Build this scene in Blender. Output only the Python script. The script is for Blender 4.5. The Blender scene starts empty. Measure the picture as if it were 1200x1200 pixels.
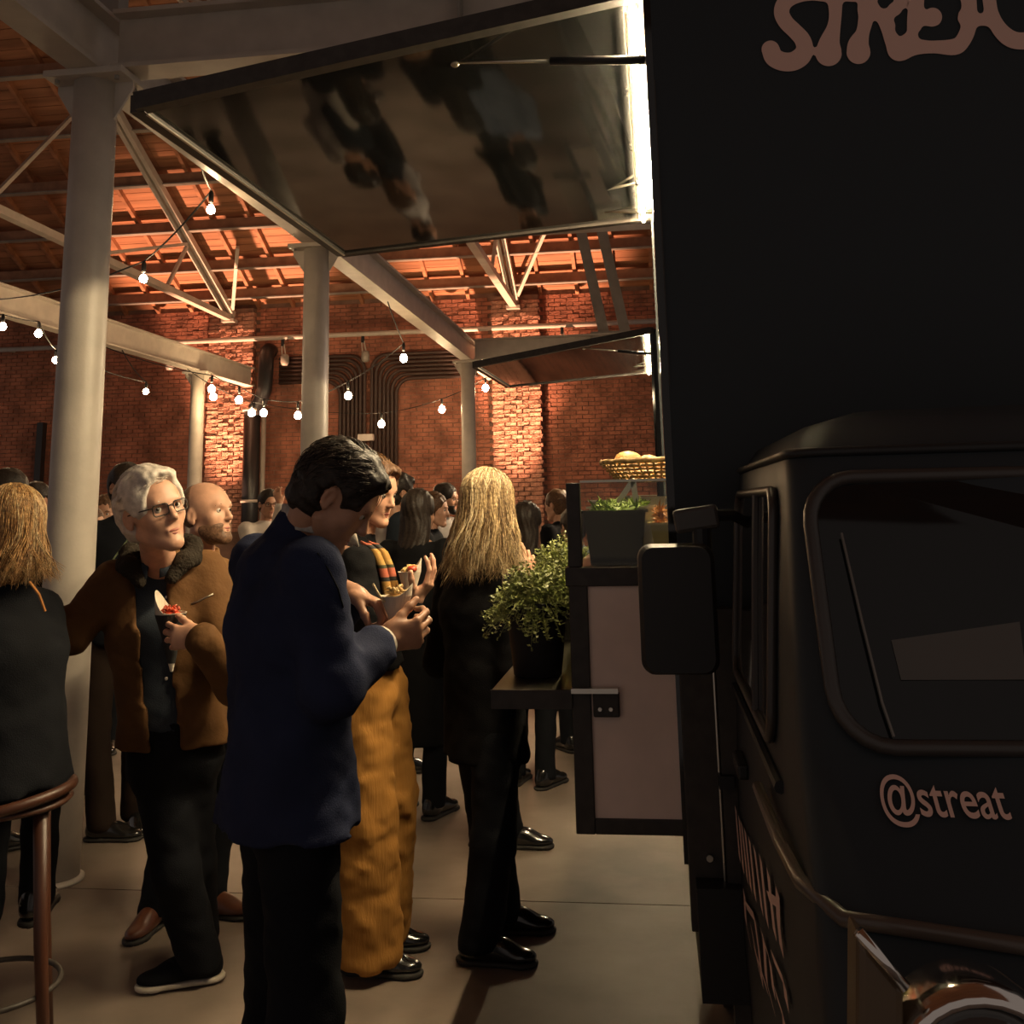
import bpy, math, random
import numpy as np
from mathutils import Matrix, Vector
random.seed(7); rng = np.random.RandomState(11)
SC = bpy.context.scene
COL = SC.collection
# ------------------------------------------------------------------ camera
F_PX, X0, Y0 = 1200.0, 600.0, 370.0
PITCH, ROLL, YAW = math.radians(10.5), math.radians(-1.24), math.radians(7.5)
def _rx(a):
    c, s = math.cos(a), math.sin(a); return np.array([[1, 0, 0], [0, c, -s], [0, s, c]])
def _rz(a):
    c, s = math.cos(a), math.sin(a); return np.array([[c, -s, 0], [s, c, 0], [0, 0, 1.0]])
CAM_M = _rz(YAW) @ _rx(math.pi / 2 + PITCH) @ _rz(ROLL)
CAM_C = np.array([0, 0, 1.6])
cd = bpy.data.cameras.new('camera'); cam = bpy.data.objects.new('camera', cd); COL.objects.link(cam)
mw = Matrix([list(CAM_M[i]) + [CAM_C[i]] for i in range(3)] + [[0, 0, 0, 1]])
cam.matrix_world = mw
cd.sensor_width = 36; cd.lens = 36 * F_PX / 1200; cd.shift_y = -(600 - Y0) / 1200; cd.clip_start = .05
SC.camera = cam
# ------------------------------------------------------------------ light and exposure
SC.view_settings.view_transform = 'Standard'; SC.view_settings.look = 'None'
SC.view_settings.exposure = 0.0; SC.view_settings.gamma = 1.0; SC.view_settings.use_curve_mapping = False
wd = bpy.data.worlds.new('hall_ambient'); SC.world = wd; wd.use_nodes = True
wd.node_tree.nodes['Background'].inputs[0].default_value = (1, .82, .72, 1)
wd.node_tree.nodes['Background'].inputs[1].default_value = .18
def light(name, kind, loc, energy, color, size=.1, target=None, **kw):
    d = bpy.data.lights.new(name, kind); d.energy = energy; d.color = color
    if kind == 'AREA':
        d.shape = 'RECTANGLE'; d.size = size[0]; d.size_y = size[1]
    else:
        d.shadow_soft_size = size
    for k, v in kw.items(): setattr(d, k, v)
    o = bpy.data.objects.new(name, d); COL.objects.link(o); o.location = loc
    if target is not None:
        o.rotation_euler = (Vector(target) - Vector(loc)).to_track_quat('-Z', 'Y').to_euler()
    return o

# pixel -> point on a plane X=, Y= or Z=
def at(px, py, X=None, Y=None, Z=None):
    d = CAM_M @ np.array([(px - X0) / F_PX, -(py - Y0) / F_PX, -1.0])
    if X is not None: t = (X - CAM_C[0]) / d[0]
    elif Y is not None: t = (Y - CAM_C[1]) / d[1]
    else: t = (Z - CAM_C[2]) / d[2]
    return CAM_C + t * d

# ------------------------------------------------------------------ materials
MATS = {}
def mat(name, col, rough=.6, metal=0.0, vary=None, bump=None, spec=.5, emit=None, coat=0, alpha=None, trans=0, stretch=None, col2=None):
    if name in MATS: return MATS[name]
    m = bpy.data.materials.new(name); m.use_nodes = True; MATS[name] = m
    nt = m.node_tree; b = nt.nodes['Principled BSDF']
    b.inputs['Base Color'].default_value = (*col, 1); b.inputs['Roughness'].default_value = rough
    b.inputs['Metallic'].default_value = metal; b.inputs['Specular IOR Level'].default_value = spec
    if coat: b.inputs['Coat Weight'].default_value = coat; b.inputs['Coat Roughness'].default_value = .08
    if trans: b.inputs['Transmission Weight'].default_value = trans
    if alpha is not None: b.inputs['Alpha'].default_value = alpha
    if emit:
        b.inputs['Emission Color'].default_value = (*emit[0], 1); b.inputs['Emission Strength'].default_value = emit[1]
    tc = None
    def coords():
        nonlocal tc
        if tc is None:
            t = nt.nodes.new('ShaderNodeTexCoord')
            mp = nt.nodes.new('ShaderNodeMapping'); mp.inputs['Scale'].default_value = stretch or (1, 1, 1)
            nt.links.new(t.outputs['Object'], mp.inputs['Vector']); tc = mp.outputs['Vector']
        return tc
    if vary:
        n = nt.nodes.new('ShaderNodeTexNoise'); n.inputs['Scale'].default_value = vary[0]; n.inputs['Detail'].default_value = 5
        nt.links.new(coords(), n.inputs['Vector'])
        r = nt.nodes.new('ShaderNodeValToRGB')
        a = vary[1]
        lo = tuple(c * (1 - a) for c in col); hi = col2 if col2 else tuple(min(1, c * (1 + a)) for c in col)
        r.color_ramp.elements[0].position = .32; r.color_ramp.elements[1].position = .68
        r.color_ramp.elements[0].color = (*lo, 1); r.color_ramp.elements[1].color = (*hi, 1)
        nt.links.new(n.outputs['Fac'], r.inputs['Fac']); nt.links.new(r.outputs['Color'], b.inputs['Base Color'])
    if bump:
        n = nt.nodes.new('ShaderNodeTexNoise'); n.inputs['Scale'].default_value = bump[0]; n.inputs['Detail'].default_value = 4
        nt.links.new(coords(), n.inputs['Vector'])
        bp = nt.nodes.new('ShaderNodeBump'); bp.inputs['Strength'].default_value = bump[1]; bp.inputs['Distance'].default_value = bump[2] if len(bump) > 2 else .01
        nt.links.new(n.outputs['Fac'], bp.inputs['Height']); nt.links.new(bp.outputs['Normal'], b.inputs['Normal'])
    return m
M_STEEL = mat('painted_steel', (.50, .45, .39), .42, vary=(6, .10), bump=(60, .08))
M_STEEL_DK = mat('grey_beam_paint', (.27, .25, .22), .5, vary=(5, .15))
M_CONC = mat('concrete', (.205, .160, .130), .5, vary=(1.7, .38), bump=(14, .08))
M_JOINT = mat('joint_filler', (.06, .05, .045), .9)
M_MORTAR = mat('mortar', (.20, .12, .09), .95, vary=(4, .3), bump=(30, .5))
M_BRICK = mat('brick', (.34, .135, .085), .9, vary=(3.1, .42), bump=(22, .6, .02))
M_WOOD = mat('roof_wood', (.34, .15, .075), .75, vary=(2.2, .35), bump=(12, .2), stretch=(.25, 3, 3))
M_WOODD = mat('purlin_wood', (.30, .16, .10), .8, vary=(5, .25))
M_BLACK = mat('black_truck_paint', (.030, .036, .041), .5, spec=.2, bump=(5, .03))
M_GLOSS = mat('black_gloss', (.012, .012, .012), .06, spec=.6, vary=(2.5, .3), bump=(2.2, .03, .02))
M_FRAME = mat('dark_frame', (.045, .038, .033), .5, spec=.35, vary=(30, .2))
M_PLASTIC = mat('black_plastic', (.015, .015, .016), .5, spec=.4)
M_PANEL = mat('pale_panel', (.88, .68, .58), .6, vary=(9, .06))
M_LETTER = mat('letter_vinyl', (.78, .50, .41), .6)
M_CHROME = mat('chrome', (.75, .72, .68), .12, metal=1)
M_SHELF = mat('dull_steel', (.22, .20, .17), .3, metal=1)
M_INOX = mat('brushed_inox', (.62, .58, .50), .28, metal=1, bump=(90, .05))
M_BLKPIPE = mat('black_pipe', (.018, .018, .02), .35)
M_CABLE = mat('cable_rubber', (.012, .012, .012), .6)
M_WARM = mat('bulb_glow', (1, .9, .7), .3, emit=((1, .68, .36), 240))
M_LED = mat('led_strip', (1, .9, .7), .3, emit=((1, .77, .45), 950))
M_GLASS = mat('clear_glass', (.95, .97, .95), .02)
_nt = M_GLASS.node_tree; _o = _nt.nodes['Material Output']; _tr = _nt.nodes.new('ShaderNodeBsdfTransparent'); _gl = _nt.nodes.new('ShaderNodeBsdfGlossy'); _mx = _nt.nodes.new('ShaderNodeMixShader')
_gl.inputs['Roughness'].default_value = .03; _tr.inputs['Color'].default_value = (.94, .95, .92, 1); _mx.inputs[0].default_value = .03
_nt.links.new(_tr.outputs[0], _mx.inputs[1]); _nt.links.new(_gl.outputs[0], _mx.inputs[2]); _nt.links.new(_mx.outputs[0], _o.inputs['Surface'])
M_TINT = mat('windscreen_glass', (.008, .009, .010), .05, spec=.4)

# ------------------------------------------------------------------ mesh helpers
class MB:
    def __init__(s): s.v = []; s.f = []; s.m = []
    def add(s, vs, fs, mi=0):
        o = len(s.v); s.v += [tuple(map(float, p)) for p in vs]; s.f += [tuple(i + o for i in f) for f in fs]; s.m += [mi] * len(fs); return s
    def box(s, x0, x1, y0, y1, z0, z1, mi=0):
        return s.add([(x0, y0, z0), (x1, y0, z0), (x1, y1, z0), (x0, y1, z0), (x0, y0, z1), (x1, y0, z1), (x1, y1, z1), (x0, y1, z1)],
                     [(0, 3, 2, 1), (4, 5, 6, 7), (0, 1, 5, 4), (1, 2, 6, 5), (2, 3, 7, 6), (3, 0, 4, 7)], mi)
    def hexa(s, p, mi=0):   # 8 points in box order
        return s.add(p, [(0, 3, 2, 1), (4, 5, 6, 7), (0, 1, 5, 4), (1, 2, 6, 5), (2, 3, 7, 6), (3, 0, 4, 7)], mi)
    def bar(s, a, b, w, h, up=(0, 0, 1), mi=0):
        a = np.array(a, float); b = np.array(b, float); d = b - a; d /= np.linalg.norm(d)
        up = np.array(up, float); sd = np.cross(d, up); n = np.linalg.norm(sd)
        if n < 1e-4: sd = np.cross(d, (1, 0, 0)); n = np.linalg.norm(sd)
        sd /= n; u = np.cross(sd, d); sd = sd * w / 2; u = u * h / 2
        return s.hexa([a - sd - u, a + sd - u, b + sd - u, b - sd - u, a - sd + u, a + sd + u, b + sd + u, b - sd + u], mi)
    def tube(s, path, r, n=8, cap=True, mi=0):
        P = [np.array(p, float) for p in path]; R = r if hasattr(r, '__len__') else [r] * len(P)
        o = len(s.v); prev = None; fs = []; vs = []
        for i, p in enumerate(P):
            d = P[min(i + 1, len(P) - 1)] - P[max(i - 1, 0)]; L = np.linalg.norm(d); d = d / (L if L > 1e-9 else 1)
            if prev is None:
                ref = np.array((0, 0, 1.)) if abs(d[2]) < .9 else np.array((1., 0, 0))
            else: ref = prev
            u = ref - d * np.dot(ref, d); u /= (np.linalg.norm(u) + 1e-12); prev = u; w = np.cross(d, u)
            for k in range(n):
                a = 2 * math.pi * k / n; vs.append(p + (u * math.cos(a) + w * math.sin(a)) * R[i])
        for i in range(len(P) - 1):
            for k in range(n):
                k2 = (k + 1) % n; fs.append((i * n + k, i * n + k2, (i + 1) * n + k2, (i + 1) * n + k))
        if cap: fs.append(tuple(range(n - 1, -1, -1))); fs.append(tuple((len(P) - 1) * n + k for k in range(n)))
        return s.add(vs, fs, mi)
    def cyl(s, a, b, r0, r1=None, n=16, mi=0): return s.tube([a, b], [r0, r0 if r1 is None else r1], n, True, mi)
    def lathe(s, prof, c=(0, 0, 0), n=24, mi=0, capb=True, capt=True):
        vs = []; fs = []
        for (r, z) in prof:
            for k in range(n):
                a = 2 * math.pi * k / n; vs.append((c[0] + r * math.cos(a), c[1] + r * math.sin(a), c[2] + z))
        for i in range(len(prof) - 1):
            for k in range(n):
                k2 = (k + 1) % n; fs.append((i * n + k, i * n + k2, (i + 1) * n + k2, (i + 1) * n + k))
        if capb: fs.append(tuple(range(n - 1, -1, -1)))
        if capt: fs.append(tuple((len(prof) - 1) * n + k for k in range(n)))
        return s.add(vs, fs, mi)
    def ball(s, c, r, n=12, m=8, mi=0):
        r = r if hasattr(r, '__len__') else (r, r, r)
        vs = [(c[0], c[1], c[2] - r[2])]; fs = []
        for i in range(1, m):
            t = -math.pi / 2 + math.pi * i / m
            for k in range(n):
                a = 2 * math.pi * k / n; vs.append((c[0] + r[0] * math.cos(t) * math.cos(a), c[1] + r[1] * math.cos(t) * math.sin(a), c[2] + r[2] * math.sin(t)))
        vs.append((c[0], c[1], c[2] + r[2])); T = len(vs) - 1
        for k in range(n):
            k2 = (k + 1) % n; fs.append((0, 1 + k2, 1 + k)); fs.append((T, T - n + k, T - n + k2))
            for i in range(m - 2): fs.append((1 + i * n + k, 1 + i * n + k2, 1 + (i + 1) * n + k2, 1 + (i + 1) * n + k))
        return s.add(vs, fs, mi)
    def grid(s, rows, mi=0, closed=False):   # rows of points
        n = len(rows[0]); vs = [p for r in rows for p in r]; fs = []
        for i in range(len(rows) - 1):
            for k in range(n if closed else n - 1):
                k2 = (k + 1) % n; fs.append((i * n + k, i * n + k2, (i + 1) * n + k2, (i + 1) * n + k))
        return s.add(vs, fs, mi)
    def build(s, name, m, parent=None, smooth=False, bevel=0, solid=0, **tags):
        off = np.array(wloc(parent)) if parent else np.zeros(3)
        me = bpy.data.meshes.new(name)
        V = np.array(s.v, float).reshape(-1, 3) - off
        me.from_pydata(V.tolist(), [], s.f)
        for mm in (m if isinstance(m, (list, tuple)) else [m]): me.materials.append(mm)
        if len(me.materials) > 1: me.polygons.foreach_set('material_index', s.m)
        if smooth: me.polygons.foreach_set('use_smooth', [True] * len(me.polygons))
        me.update()
        o = bpy.data.objects.new(name, me); COL.objects.link(o)
        if parent: o.parent = parent
        if solid:
            md = o.modifiers.new('solid', 'SOLIDIFY'); md.thickness = solid; md.offset = 0
        if bevel:
            md = o.modifiers.new('bevel', 'BEVEL'); md.width = bevel; md.segments = 2; md.limit_method = 'ANGLE'
        for k, v in tags.items(): o[k] = v
        return o
def wloc(o):
    p = Vector((0, 0, 0))
    while o is not None: p += o.location; o = o.parent
    return p
def tag(o, label=None, category=None, group=None, kind=None):
    if label: o['label'] = label
    if category: o['category'] = category
    if group: o['group'] = group
    if kind: o['kind'] = kind
    return o
def thing(name, label, category, loc, group=None):
    o = bpy.data.objects.new(name, None); COL.objects.link(o); o.location = tuple(map(float, loc)); o.empty_display_size = .1
    return tag(o, label, category, group)
def copy_tree(o, parent=None):
    c = o.copy(); COL.objects.link(c)
    if parent: c.parent = parent
    for ch in list(o.children): copy_tree(ch, c)
    return c
def put(mesh_obj, name, loc, parent, rot=(0, 0, 0), scale=(1, 1, 1)):   # shared-mesh copy
    c = mesh_obj.copy(); COL.objects.link(c); c.name = name; c.parent = parent
    c.location = Vector(loc) - wloc(parent); c.rotation_euler = rot; c.scale = scale
    return c

# ------------------------------------------------------------------ floor
fl = MB().box(-16, 4, -1.5, 18.2, -.30, -.012).build('floor', M_JOINT); tag(fl, kind='structure')
for (x0, x1) in ((-16, -10.2), (-10.2, -5.2), (-5.2, -.2 + 4.2)):
    for (y0, y1) in ((-1.5, 4.54), (4.54, 9.54), (9.54, 14.5), (14.5, 18.2)):
        MB().box(x0 + .004, x1 - .004, y0 + .004, y1 - .004, -.10, 0).build('concrete_slab', M_CONC, fl)

# ------------------------------------------------------------------ back wall, built of bricks
WY = 18.0
wall = MB().box(-16, 4, WY, WY + .4, -.05, 5.4).build('wall_back', M_MORTAR); tag(wall, kind='structure')
bm = MB()
PILL = [(-8.0, -7.15), (-2.72, -1.86)]
for r in range(int(4.6 / .075)):
    z = .75 + r * .075; x = -16 + (.11 if r % 2 else 0)
    while x < 3.8:
        if not any(a - .02 < x + .1 < b + .02 for a, b in PILL):
            d = .012 + .014 * random.random()
            bm.box(x, x + .205, WY - d, WY + .01, z, z + .062)
        x += .22
bm.build('brick', M_BRICK, wall, kind='stuff')
tmpl = MB()
bx = [(-.1, -.06, -.03), (.1, -.06, -.03), (.1, .06, -.03), (-.1, .06, -.03), (-.095, -.055, .03), (.1, -.06, .032), (.1, .06, .03), (-.1, .06, .03)]
bt = [MB().hexa([(p[0] + random.uniform(-.008, .008), p[1] + random.uniform(-.010, .010), p[2] + random.uniform(-.004, .004)) for p in bx]) for _ in range(6)]
M_RBRICK = mat('rough_brick', (.42, .21, .145), .9, vary=(9, .35), bump=(26, .9, .03))
for pi, (a, b) in enumerate(PILL):
    cx = (a + b) / 2
    root = thing('brick_pillar', ['rough red brick pillar beside the black drainpipe, lit from below', 'rough red brick pillar behind the blonde woman, lit from below'][pi], 'pillar', (cx, WY - .1, 0), 'brick wall pillars')
    MB().box(a + .02, b - .02, WY - .185, WY, 0, 5.3).build('mortar_core', M_MORTAR, root)
    protos = [t.build('brick', M_RBRICK) for t in bt]
    for j, p in enumerate(protos): p.parent = root; p.location = Vector((a + .1 + .13 * j, WY - .16, 1.275)) - wloc(root)
    nb = 4
    for r in range(int(3.9 / .075)):
        z = 1.35 + r * .075
        for k in range(nb + 1):
            x = a + .1 + k * .215 - (.1075 if r % 2 else 0)
            if x > b + .02 or x < a - .02: continue
            put(protos[(r * 7 + k * 3) % 6], 'brick', (min(max(x, a + .09), b - .09), WY - .15 - random.uniform(0, .014), z), root,
                rot=(random.uniform(-.04, .04), random.choice((0, math.pi)), random.uniform(-.03, .03)))
# ------------------------------------------------------------------ roof
SL = .508; AL = math.atan(SL)
def zr(y, off=5.62): return off + SL * (17.6 - y)
YR = 8.0
ceil = MB().hexa([(-16, YR, zr(YR) + .03), (4, YR, zr(YR) + .03), (4, 18.3, zr(18.3) + .03), (-16, 18.3, zr(18.3) + .03),
                  (-16, YR, zr(YR) + .1), (4, YR, zr(YR) + .1), (4, 18.3, zr(18.3) + .1), (-16, 18.3, zr(18.3) + .1)])
ceil.hexa([(-16, -2.3, zr(18.3) + .03), (4, -2.3, zr(18.3) + .03), (4, YR, zr(YR) + .03), (-16, YR, zr(YR) + .03),
           (-16, -2.3, zr(18.3) + .1), (4, -2.3, zr(18.3) + .1), (4, YR, zr(YR) + .1), (-16, YR, zr(YR) + .1)])
ceil = ceil.build('ceiling', M_WOOD); tag(ceil, kind='structure')
TR = [-12.86, -7.58, -2.30, 2.98]
pl = None; y = 18.15; i = 0
while y > 10.6:
    for xa, xb in ((-16, -12.86), (-12.86, -7.58), (-7.58, -2.30), (-2.30, 4)):
        m = MB().bar((xa + .004, y - .001, zr(y)), (xb - .004, y - .001, zr(y)), .165, .03, up=(0, math.sin(AL), math.cos(AL)))
        m.build('roof_board', M_WOOD, ceil)
    y -= .175 * math.cos(AL); i += 1
x = -15.7
while x < 3.8:
    if min(abs(x - t) for t in TR) > .12:
        MB().bar((x, 18.1, zr(18.1) - .065), (x, 10.4, zr(10.4) - .065), .06, .10, up=(0, math.sin(AL), math.cos(AL))).build('rafter', M_WOOD, ceil)
    x += .66
for y in (17.45, 16.72, 15.8, 14.82, 13.8, 12.78, 11.72):
    MB().bar((-16, y, zr(y) - .20), (4, y, zr(y) - .20), .10, .17).build('purlin', M_WOODD, ceil)
    MB().bar((-16, y - .04, zr(y) - .295), (4, y - .04, zr(y) - .295), .12, .02).build('purlin_flange', M_STEEL_DK, ceil)
lab = ['outermost steel roof truss beyond the column with string lights', 'steel roof truss landing on the pillar beside the black drainpipe', 'steel roof truss landing on the pillar behind the blonde woman', 'steel roof truss above the black food trucks']
for i, X in enumerate(TR):
    r = thing('roof_truss', lab[i], 'truss', (X, 17.8, 5.15), 'steel roof trusses')
    y0, z0 = 17.75, 5.12; y1 = 10.3; z1 = z0 + SL * (y0 - y1)
    for s in (-.055, .055):
        MB().bar((X + s, y0, z0 + .05), (X + s, y1, z1 + .05), .07, .12).build('top_chord', M_STEEL, r)
    MB().bar((X, y0 + .1, z0 - .02), (X, 9.0, z0 + .10), .12, .10).build('bottom_chord', M_STEEL, r)
    for (ya, yb) in ((15.2, 15.9), (13.0, 15.9), (13.0, 12.9), (10.6, 12.9)):
        MB().bar((X, ya, z0 + .05), (X, yb, z0 + SL * (y0 - yb)), .05, .05).build('strut', M_STEEL, r)
    MB().bar((X + .05, 17.7, z0 + .1), (X + .75, 16.2, zr(16.2) - .3), .06, .06).build('strut', M_STEEL, r)
    MB().box(X - .12, X + .12, 17.6, 18.02, z0 - .1, z0 - .04).build('bearing_plate', M_STEEL, r)
# ------------------------------------------------------------------ columns and beams
CT = 3.80
def column(x, y, label):
    r = thing('steel_column', label, 'column', (x, y, 0), 'painted steel columns')
    MB().lathe([(.115, 0), (.115, .5), (.108, 3.0), (.106, CT - .02)], (x, y, 0), 40).build('shaft', M_STEEL, r, smooth=True)
    MB().lathe([(.135, 0), (.135, .012), (.12, .02)], (x, y, 0), 32).build('foot_flange', M_STEEL, r, smooth=True)
    MB().box(x - .21, x + .21, y - .14, y + .14, CT - .035, CT).build('cap_plate', M_STEEL, r, bevel=.004)
    for sx in (-1, 1):
        g = MB(); a, b = x + sx * .10, x + sx * .205
        for yy in (y - .008, y + .008): pass
        g.add([(a, y - .008, CT - .035), (b, y - .008, CT - .035), (b, y - .008, CT - .07), (a, y - .008, CT - .24),
               (a, y + .008, CT - .035), (b, y + .008, CT - .035), (b, y + .008, CT - .07), (a, y + .008, CT - .24)],
              [(0, 1, 2, 3), (7, 6, 5, 4), (0, 4, 5, 1), (1, 5, 6, 2), (2, 6, 7, 3), (3, 7, 4, 0)]).build('gusset', M_STEEL, r)
        for sy in (-1, 1):
            MB().cyl((x + sx * .16, y + sy * .09, CT - .055), (x + sx * .16, y + sy * .09, CT - .03), .013, n=6).build('bolt', M_STEEL_DK, r)
    return r
RX, R2 = -2.73, -7.09
column(RX, 4.62, 'thick pale steel column beside the man with white hair')
column(RX, 8.15, 'pale steel column behind the man in the blue jacket')
column(RX, 15.4, 'slender pale steel column rising behind the blonde woman')
column(R2, 15.4, 'slender pale steel column beside the pillar with the black drainpipe')
def ibeam(name, a, b, label, group, m, depth=.34, fw=.17, kn=False):
    a = np.array(a, float); b = np.array(b, float)
    r = thing(name, label, 'beam', (a + b) / 2, group)
    up = np.array((0, 0, 1.))
    MB().bar(a + up * .012, b + up * .012, fw, .024).build('bottom_flange', m, r)
    MB().bar(a + up * depth / 2, b + up * depth / 2, .018, depth - .02).build('web', m, r)
    MB().bar(a + up * (depth - .012), b + up * (depth - .012), fw, .024).build('top_flange', m, r)
    return r
ibeam('steel_beam', (RX, -1, CT), (RX, 17.98, CT), 'long grey steel beam carried by the three nearer columns in a row', 'long beams over the columns', M_STEEL)
ibeam('steel_beam', (R2, 3, CT), (R2, 17.55, CT), 'long grey steel beam running to the pillar beside the black drainpipe', 'long beams over the columns', M_STEEL)
for k, (yy, l) in enumerate(((4.62, 'grey cross beam on the thick column above the near canopy'), (8.15, 'grey cross beam over the far end of the near canopy'), (15.4, 'grey cross beam above the canopy of the farther truck'))):
    r = ibeam('cross_beam', (RX + .115, yy, CT + .01), (3.2, yy, CT + .01), l, 'cross beams', M_STEEL, .32)
    for j in range(1, 3): MB().box(RX + j * 1.9, RX + j * 1.9 + .012, yy - .10, yy + .10, CT + .03, CT + .31).build('stiffener', M_STEEL_DK, r)
    # steel post pairs standing on the beam
    if k == 2:
        p = thing('steel_post', 'pair of dark steel struts standing on the farthest cross beam', 'post', (-.5, yy, CT + .33))
        for dx in (0, .32):
            MB().bar((-.62 + dx, yy, CT + .33), (-1.0 + dx, yy, 6.2), .16, .05, up=(0, 1, 0)).build('strut', M_STEEL_DK, p)
        MB().box(-.82, -.1, yy - .09, yy + .09, CT + .33, CT + .36).build('base_plate', M_STEEL_DK, p)
q = at(340, 60, Y=4.4)
# posts on the near beam
for (px, l) in ((142, 'steel post standing on the beam over the thick column'),):
    MB().bar((RX + .02, 4.7, CT + .33), (RX + .02, 4.7, 7.6), .10, .12).build('steel_post', M_STEEL_DK, label=l, category='post')
br = MB().bar((-2.42, 4.46, 4.30), (-1.72, 4.46, 3.60), .07, .012, up=(0, 1, 0))
# aluminium lighting truss above the beams
lt = thing('lighting_truss', 'aluminium lattice lighting truss hung above the grey cross beam', 'truss', (-2.55, 6, 4.7))
M_ALU = mat('aluminium', (.62, .55, .48), .35, metal=.85)
for (dx, dz) in ((0, 0), (.29, 0), (0, .29), (.29, .29)):
    MB().cyl((-2.6 + dx, 2, 4.55 + dz), (-2.6 + dx, 9.5, 4.55 + dz), .024, n=10).build('tube', M_ALU, lt, smooth=True)
yy = 2.2; k = 0
while yy < 9.3:
    for dx in (0, .29):
        MB().cyl((-2.6 + dx, yy, 4.55 + (.29 if k % 2 else 0)), (-2.6 + dx, yy + .3, 4.55 + (0 if k % 2 else .29)), .011, n=6).build('brace', M_ALU, lt)
    MB().cyl((-2.6 + (.29 if k % 2 else 0), yy, 4.55), (-2.6 + (0 if k % 2 else .29), yy + .3, 4.55), .011, n=6).build('brace', M_ALU, lt)
    yy += .3; k += 1
# ------------------------------------------------------------------ wall fittings
pz = 4.70
cp = MB().cyl((-12.5, WY - .30, pz), (1.5, WY - .30, pz), .045, n=12).build('conduit_pipe', M_STEEL, smooth=True)
tag(cp, 'long pale horizontal pipe along the top of the brick wall', 'pipe')
for xx in (-12, -9.4, -6.6, -3.6, -.8): MB().bar((xx, WY - .30, pz), (xx, WY - .028, pz), .05, .04).build('bracket', M_STEEL, cp)
for i, xx in enumerate((-8.75, -6.55, -5.05, -3.25, -1.45)):
    s = thing('spotlight', ['small spotlight under the wall pipe left free of other things, outermost of the row', 'small spotlight under the wall pipe beside the drainpipe elbow', 'small spotlight under the wall pipe above one cable bundle', 'small spotlight under the wall pipe near the slender column', 'small spotlight under the wall pipe above the farther canopy'][i], 'spotlight', (xx, WY - .30, pz - .05), 'spotlights under the wall pipe')
    MB().cyl((xx, WY - .30, pz - .045), (xx, WY - .30, pz - .16), .03).build('clamp', M_PLASTIC, s)
    for dx in (-.04, .04): MB().bar((xx + dx * .5, WY - .30, pz - .12), (xx + dx + .05, WY - .34, pz - .42), .018, .018).build('yoke', M_STEEL, s)
    MB().lathe([(.05, 0), (.075, .05), (.075, .16), (.055, .2)], (xx + .06, WY - .34, pz - .52), 16).build('lamp_body', M_STEEL_DK, s, smooth=True)
# black drainpipe
DY = WY - .40
dx = at(296, 520, Y=DY)[0]
dp = thing('drainpipe', 'thick black drainpipe with an elbow beside the lit brick pillar', 'pipe', (dx, DY, 0))
MB().cyl((dx - .02, DY, 0), (dx - .02, DY, 3.35), .15, n=24).build('pipe', M_BLKPIPE, dp, smooth=True)
th = [(dx + .02, DY, 3.3), (dx + .04, DY, 3.42), (dx + .13, DY, 3.55), (dx + .20, DY, 3.75), (dx + .20, DY + .04, 4.15), (dx + .18, DY + .09, 4.32), (dx + .16, DY + .2, 4.46), (dx + .16, WY - .13, 4.5), (dx + .16, WY - .08, 4.5), (dx + .16, WY - .022, 4.5)]
MB().tube(th, .135, 20).build('elbow', M_BLKPIPE, dp, smooth=True)
for z in (1.75, 3.36): MB().cyl((dx - .02, DY, z), (dx - .02, DY, z + .05), .17, n=24).build('collar', M_STEEL, dp, smooth=True)
MB().cyl((dx + .19, DY + .02, .0), (dx + .19, DY + .02, 3.4), .045, n=12).build('side_pipe', M_STEEL_DK, dp, smooth=True)
M_BUNDLE = mat('dark_cables', (.055, .032, .026), .6)
def bundle(xc, side, x_far, label):
    r = thing('cable_bundle', label, 'cables', (xc, WY - .1, 0), 'cable bundles bent down the brick wall')
    for k in range(7):
        o = (k - 3) * .075
        zt = 4.12 - o * 1.0; xr = xc + side * o
        R = .22 + (3 + (k - 3)) * .0 
        path = [(x_far, WY - .08, zt + 0)]
        cxr = xr + side * .28; n = 6
        path.append((cxr, WY - .08, zt))
        for a in range(1, n + 1):
            t = math.pi / 2 * a / n
            path.append((cxr - side * .28 * math.sin(t), WY - .08, zt - .28 + .28 * math.cos(t)))
        path.append((xr, WY - .08, .4))
        MB().tube(path, .034, 6).build('cable', M_BUNDLE, r, smooth=True)
    return r
xa = at(413, 470, Y=WY - .08)[0]; xb = at(450, 470, Y=WY - .08)[0]
bundle(xa, -1, dx + .35, 'dark cable bundle bent down the wall, nearer the drainpipe')
bundle(xb, 1, -3.0, 'dark cable bundle bent down the wall, nearer the pillar behind the blonde woman')
e0 = at(430, 513, Y=WY - .12)
em = MB().box(e0[0] - .14, e0[0] + .14, WY - .24, WY - .13, e0[2] - .06, e0[2] + .06).build('emergency_light', mat('white_plastic', (.75, .68, .62), .4), bevel=.01)
tag(em, 'small white rectangular light box between the cable bundles', 'light')
bp0 = at(47, 530, Y=WY - .1)
MB().box(bp0[0] - .06, bp0[0] + .06, WY - .16, WY - .027, .2, bp0[2] + .55).build('cable_trunking', M_BLKPIPE, label='narrow black vertical trunking on the wall behind the seated woman', category='trunking')
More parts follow.
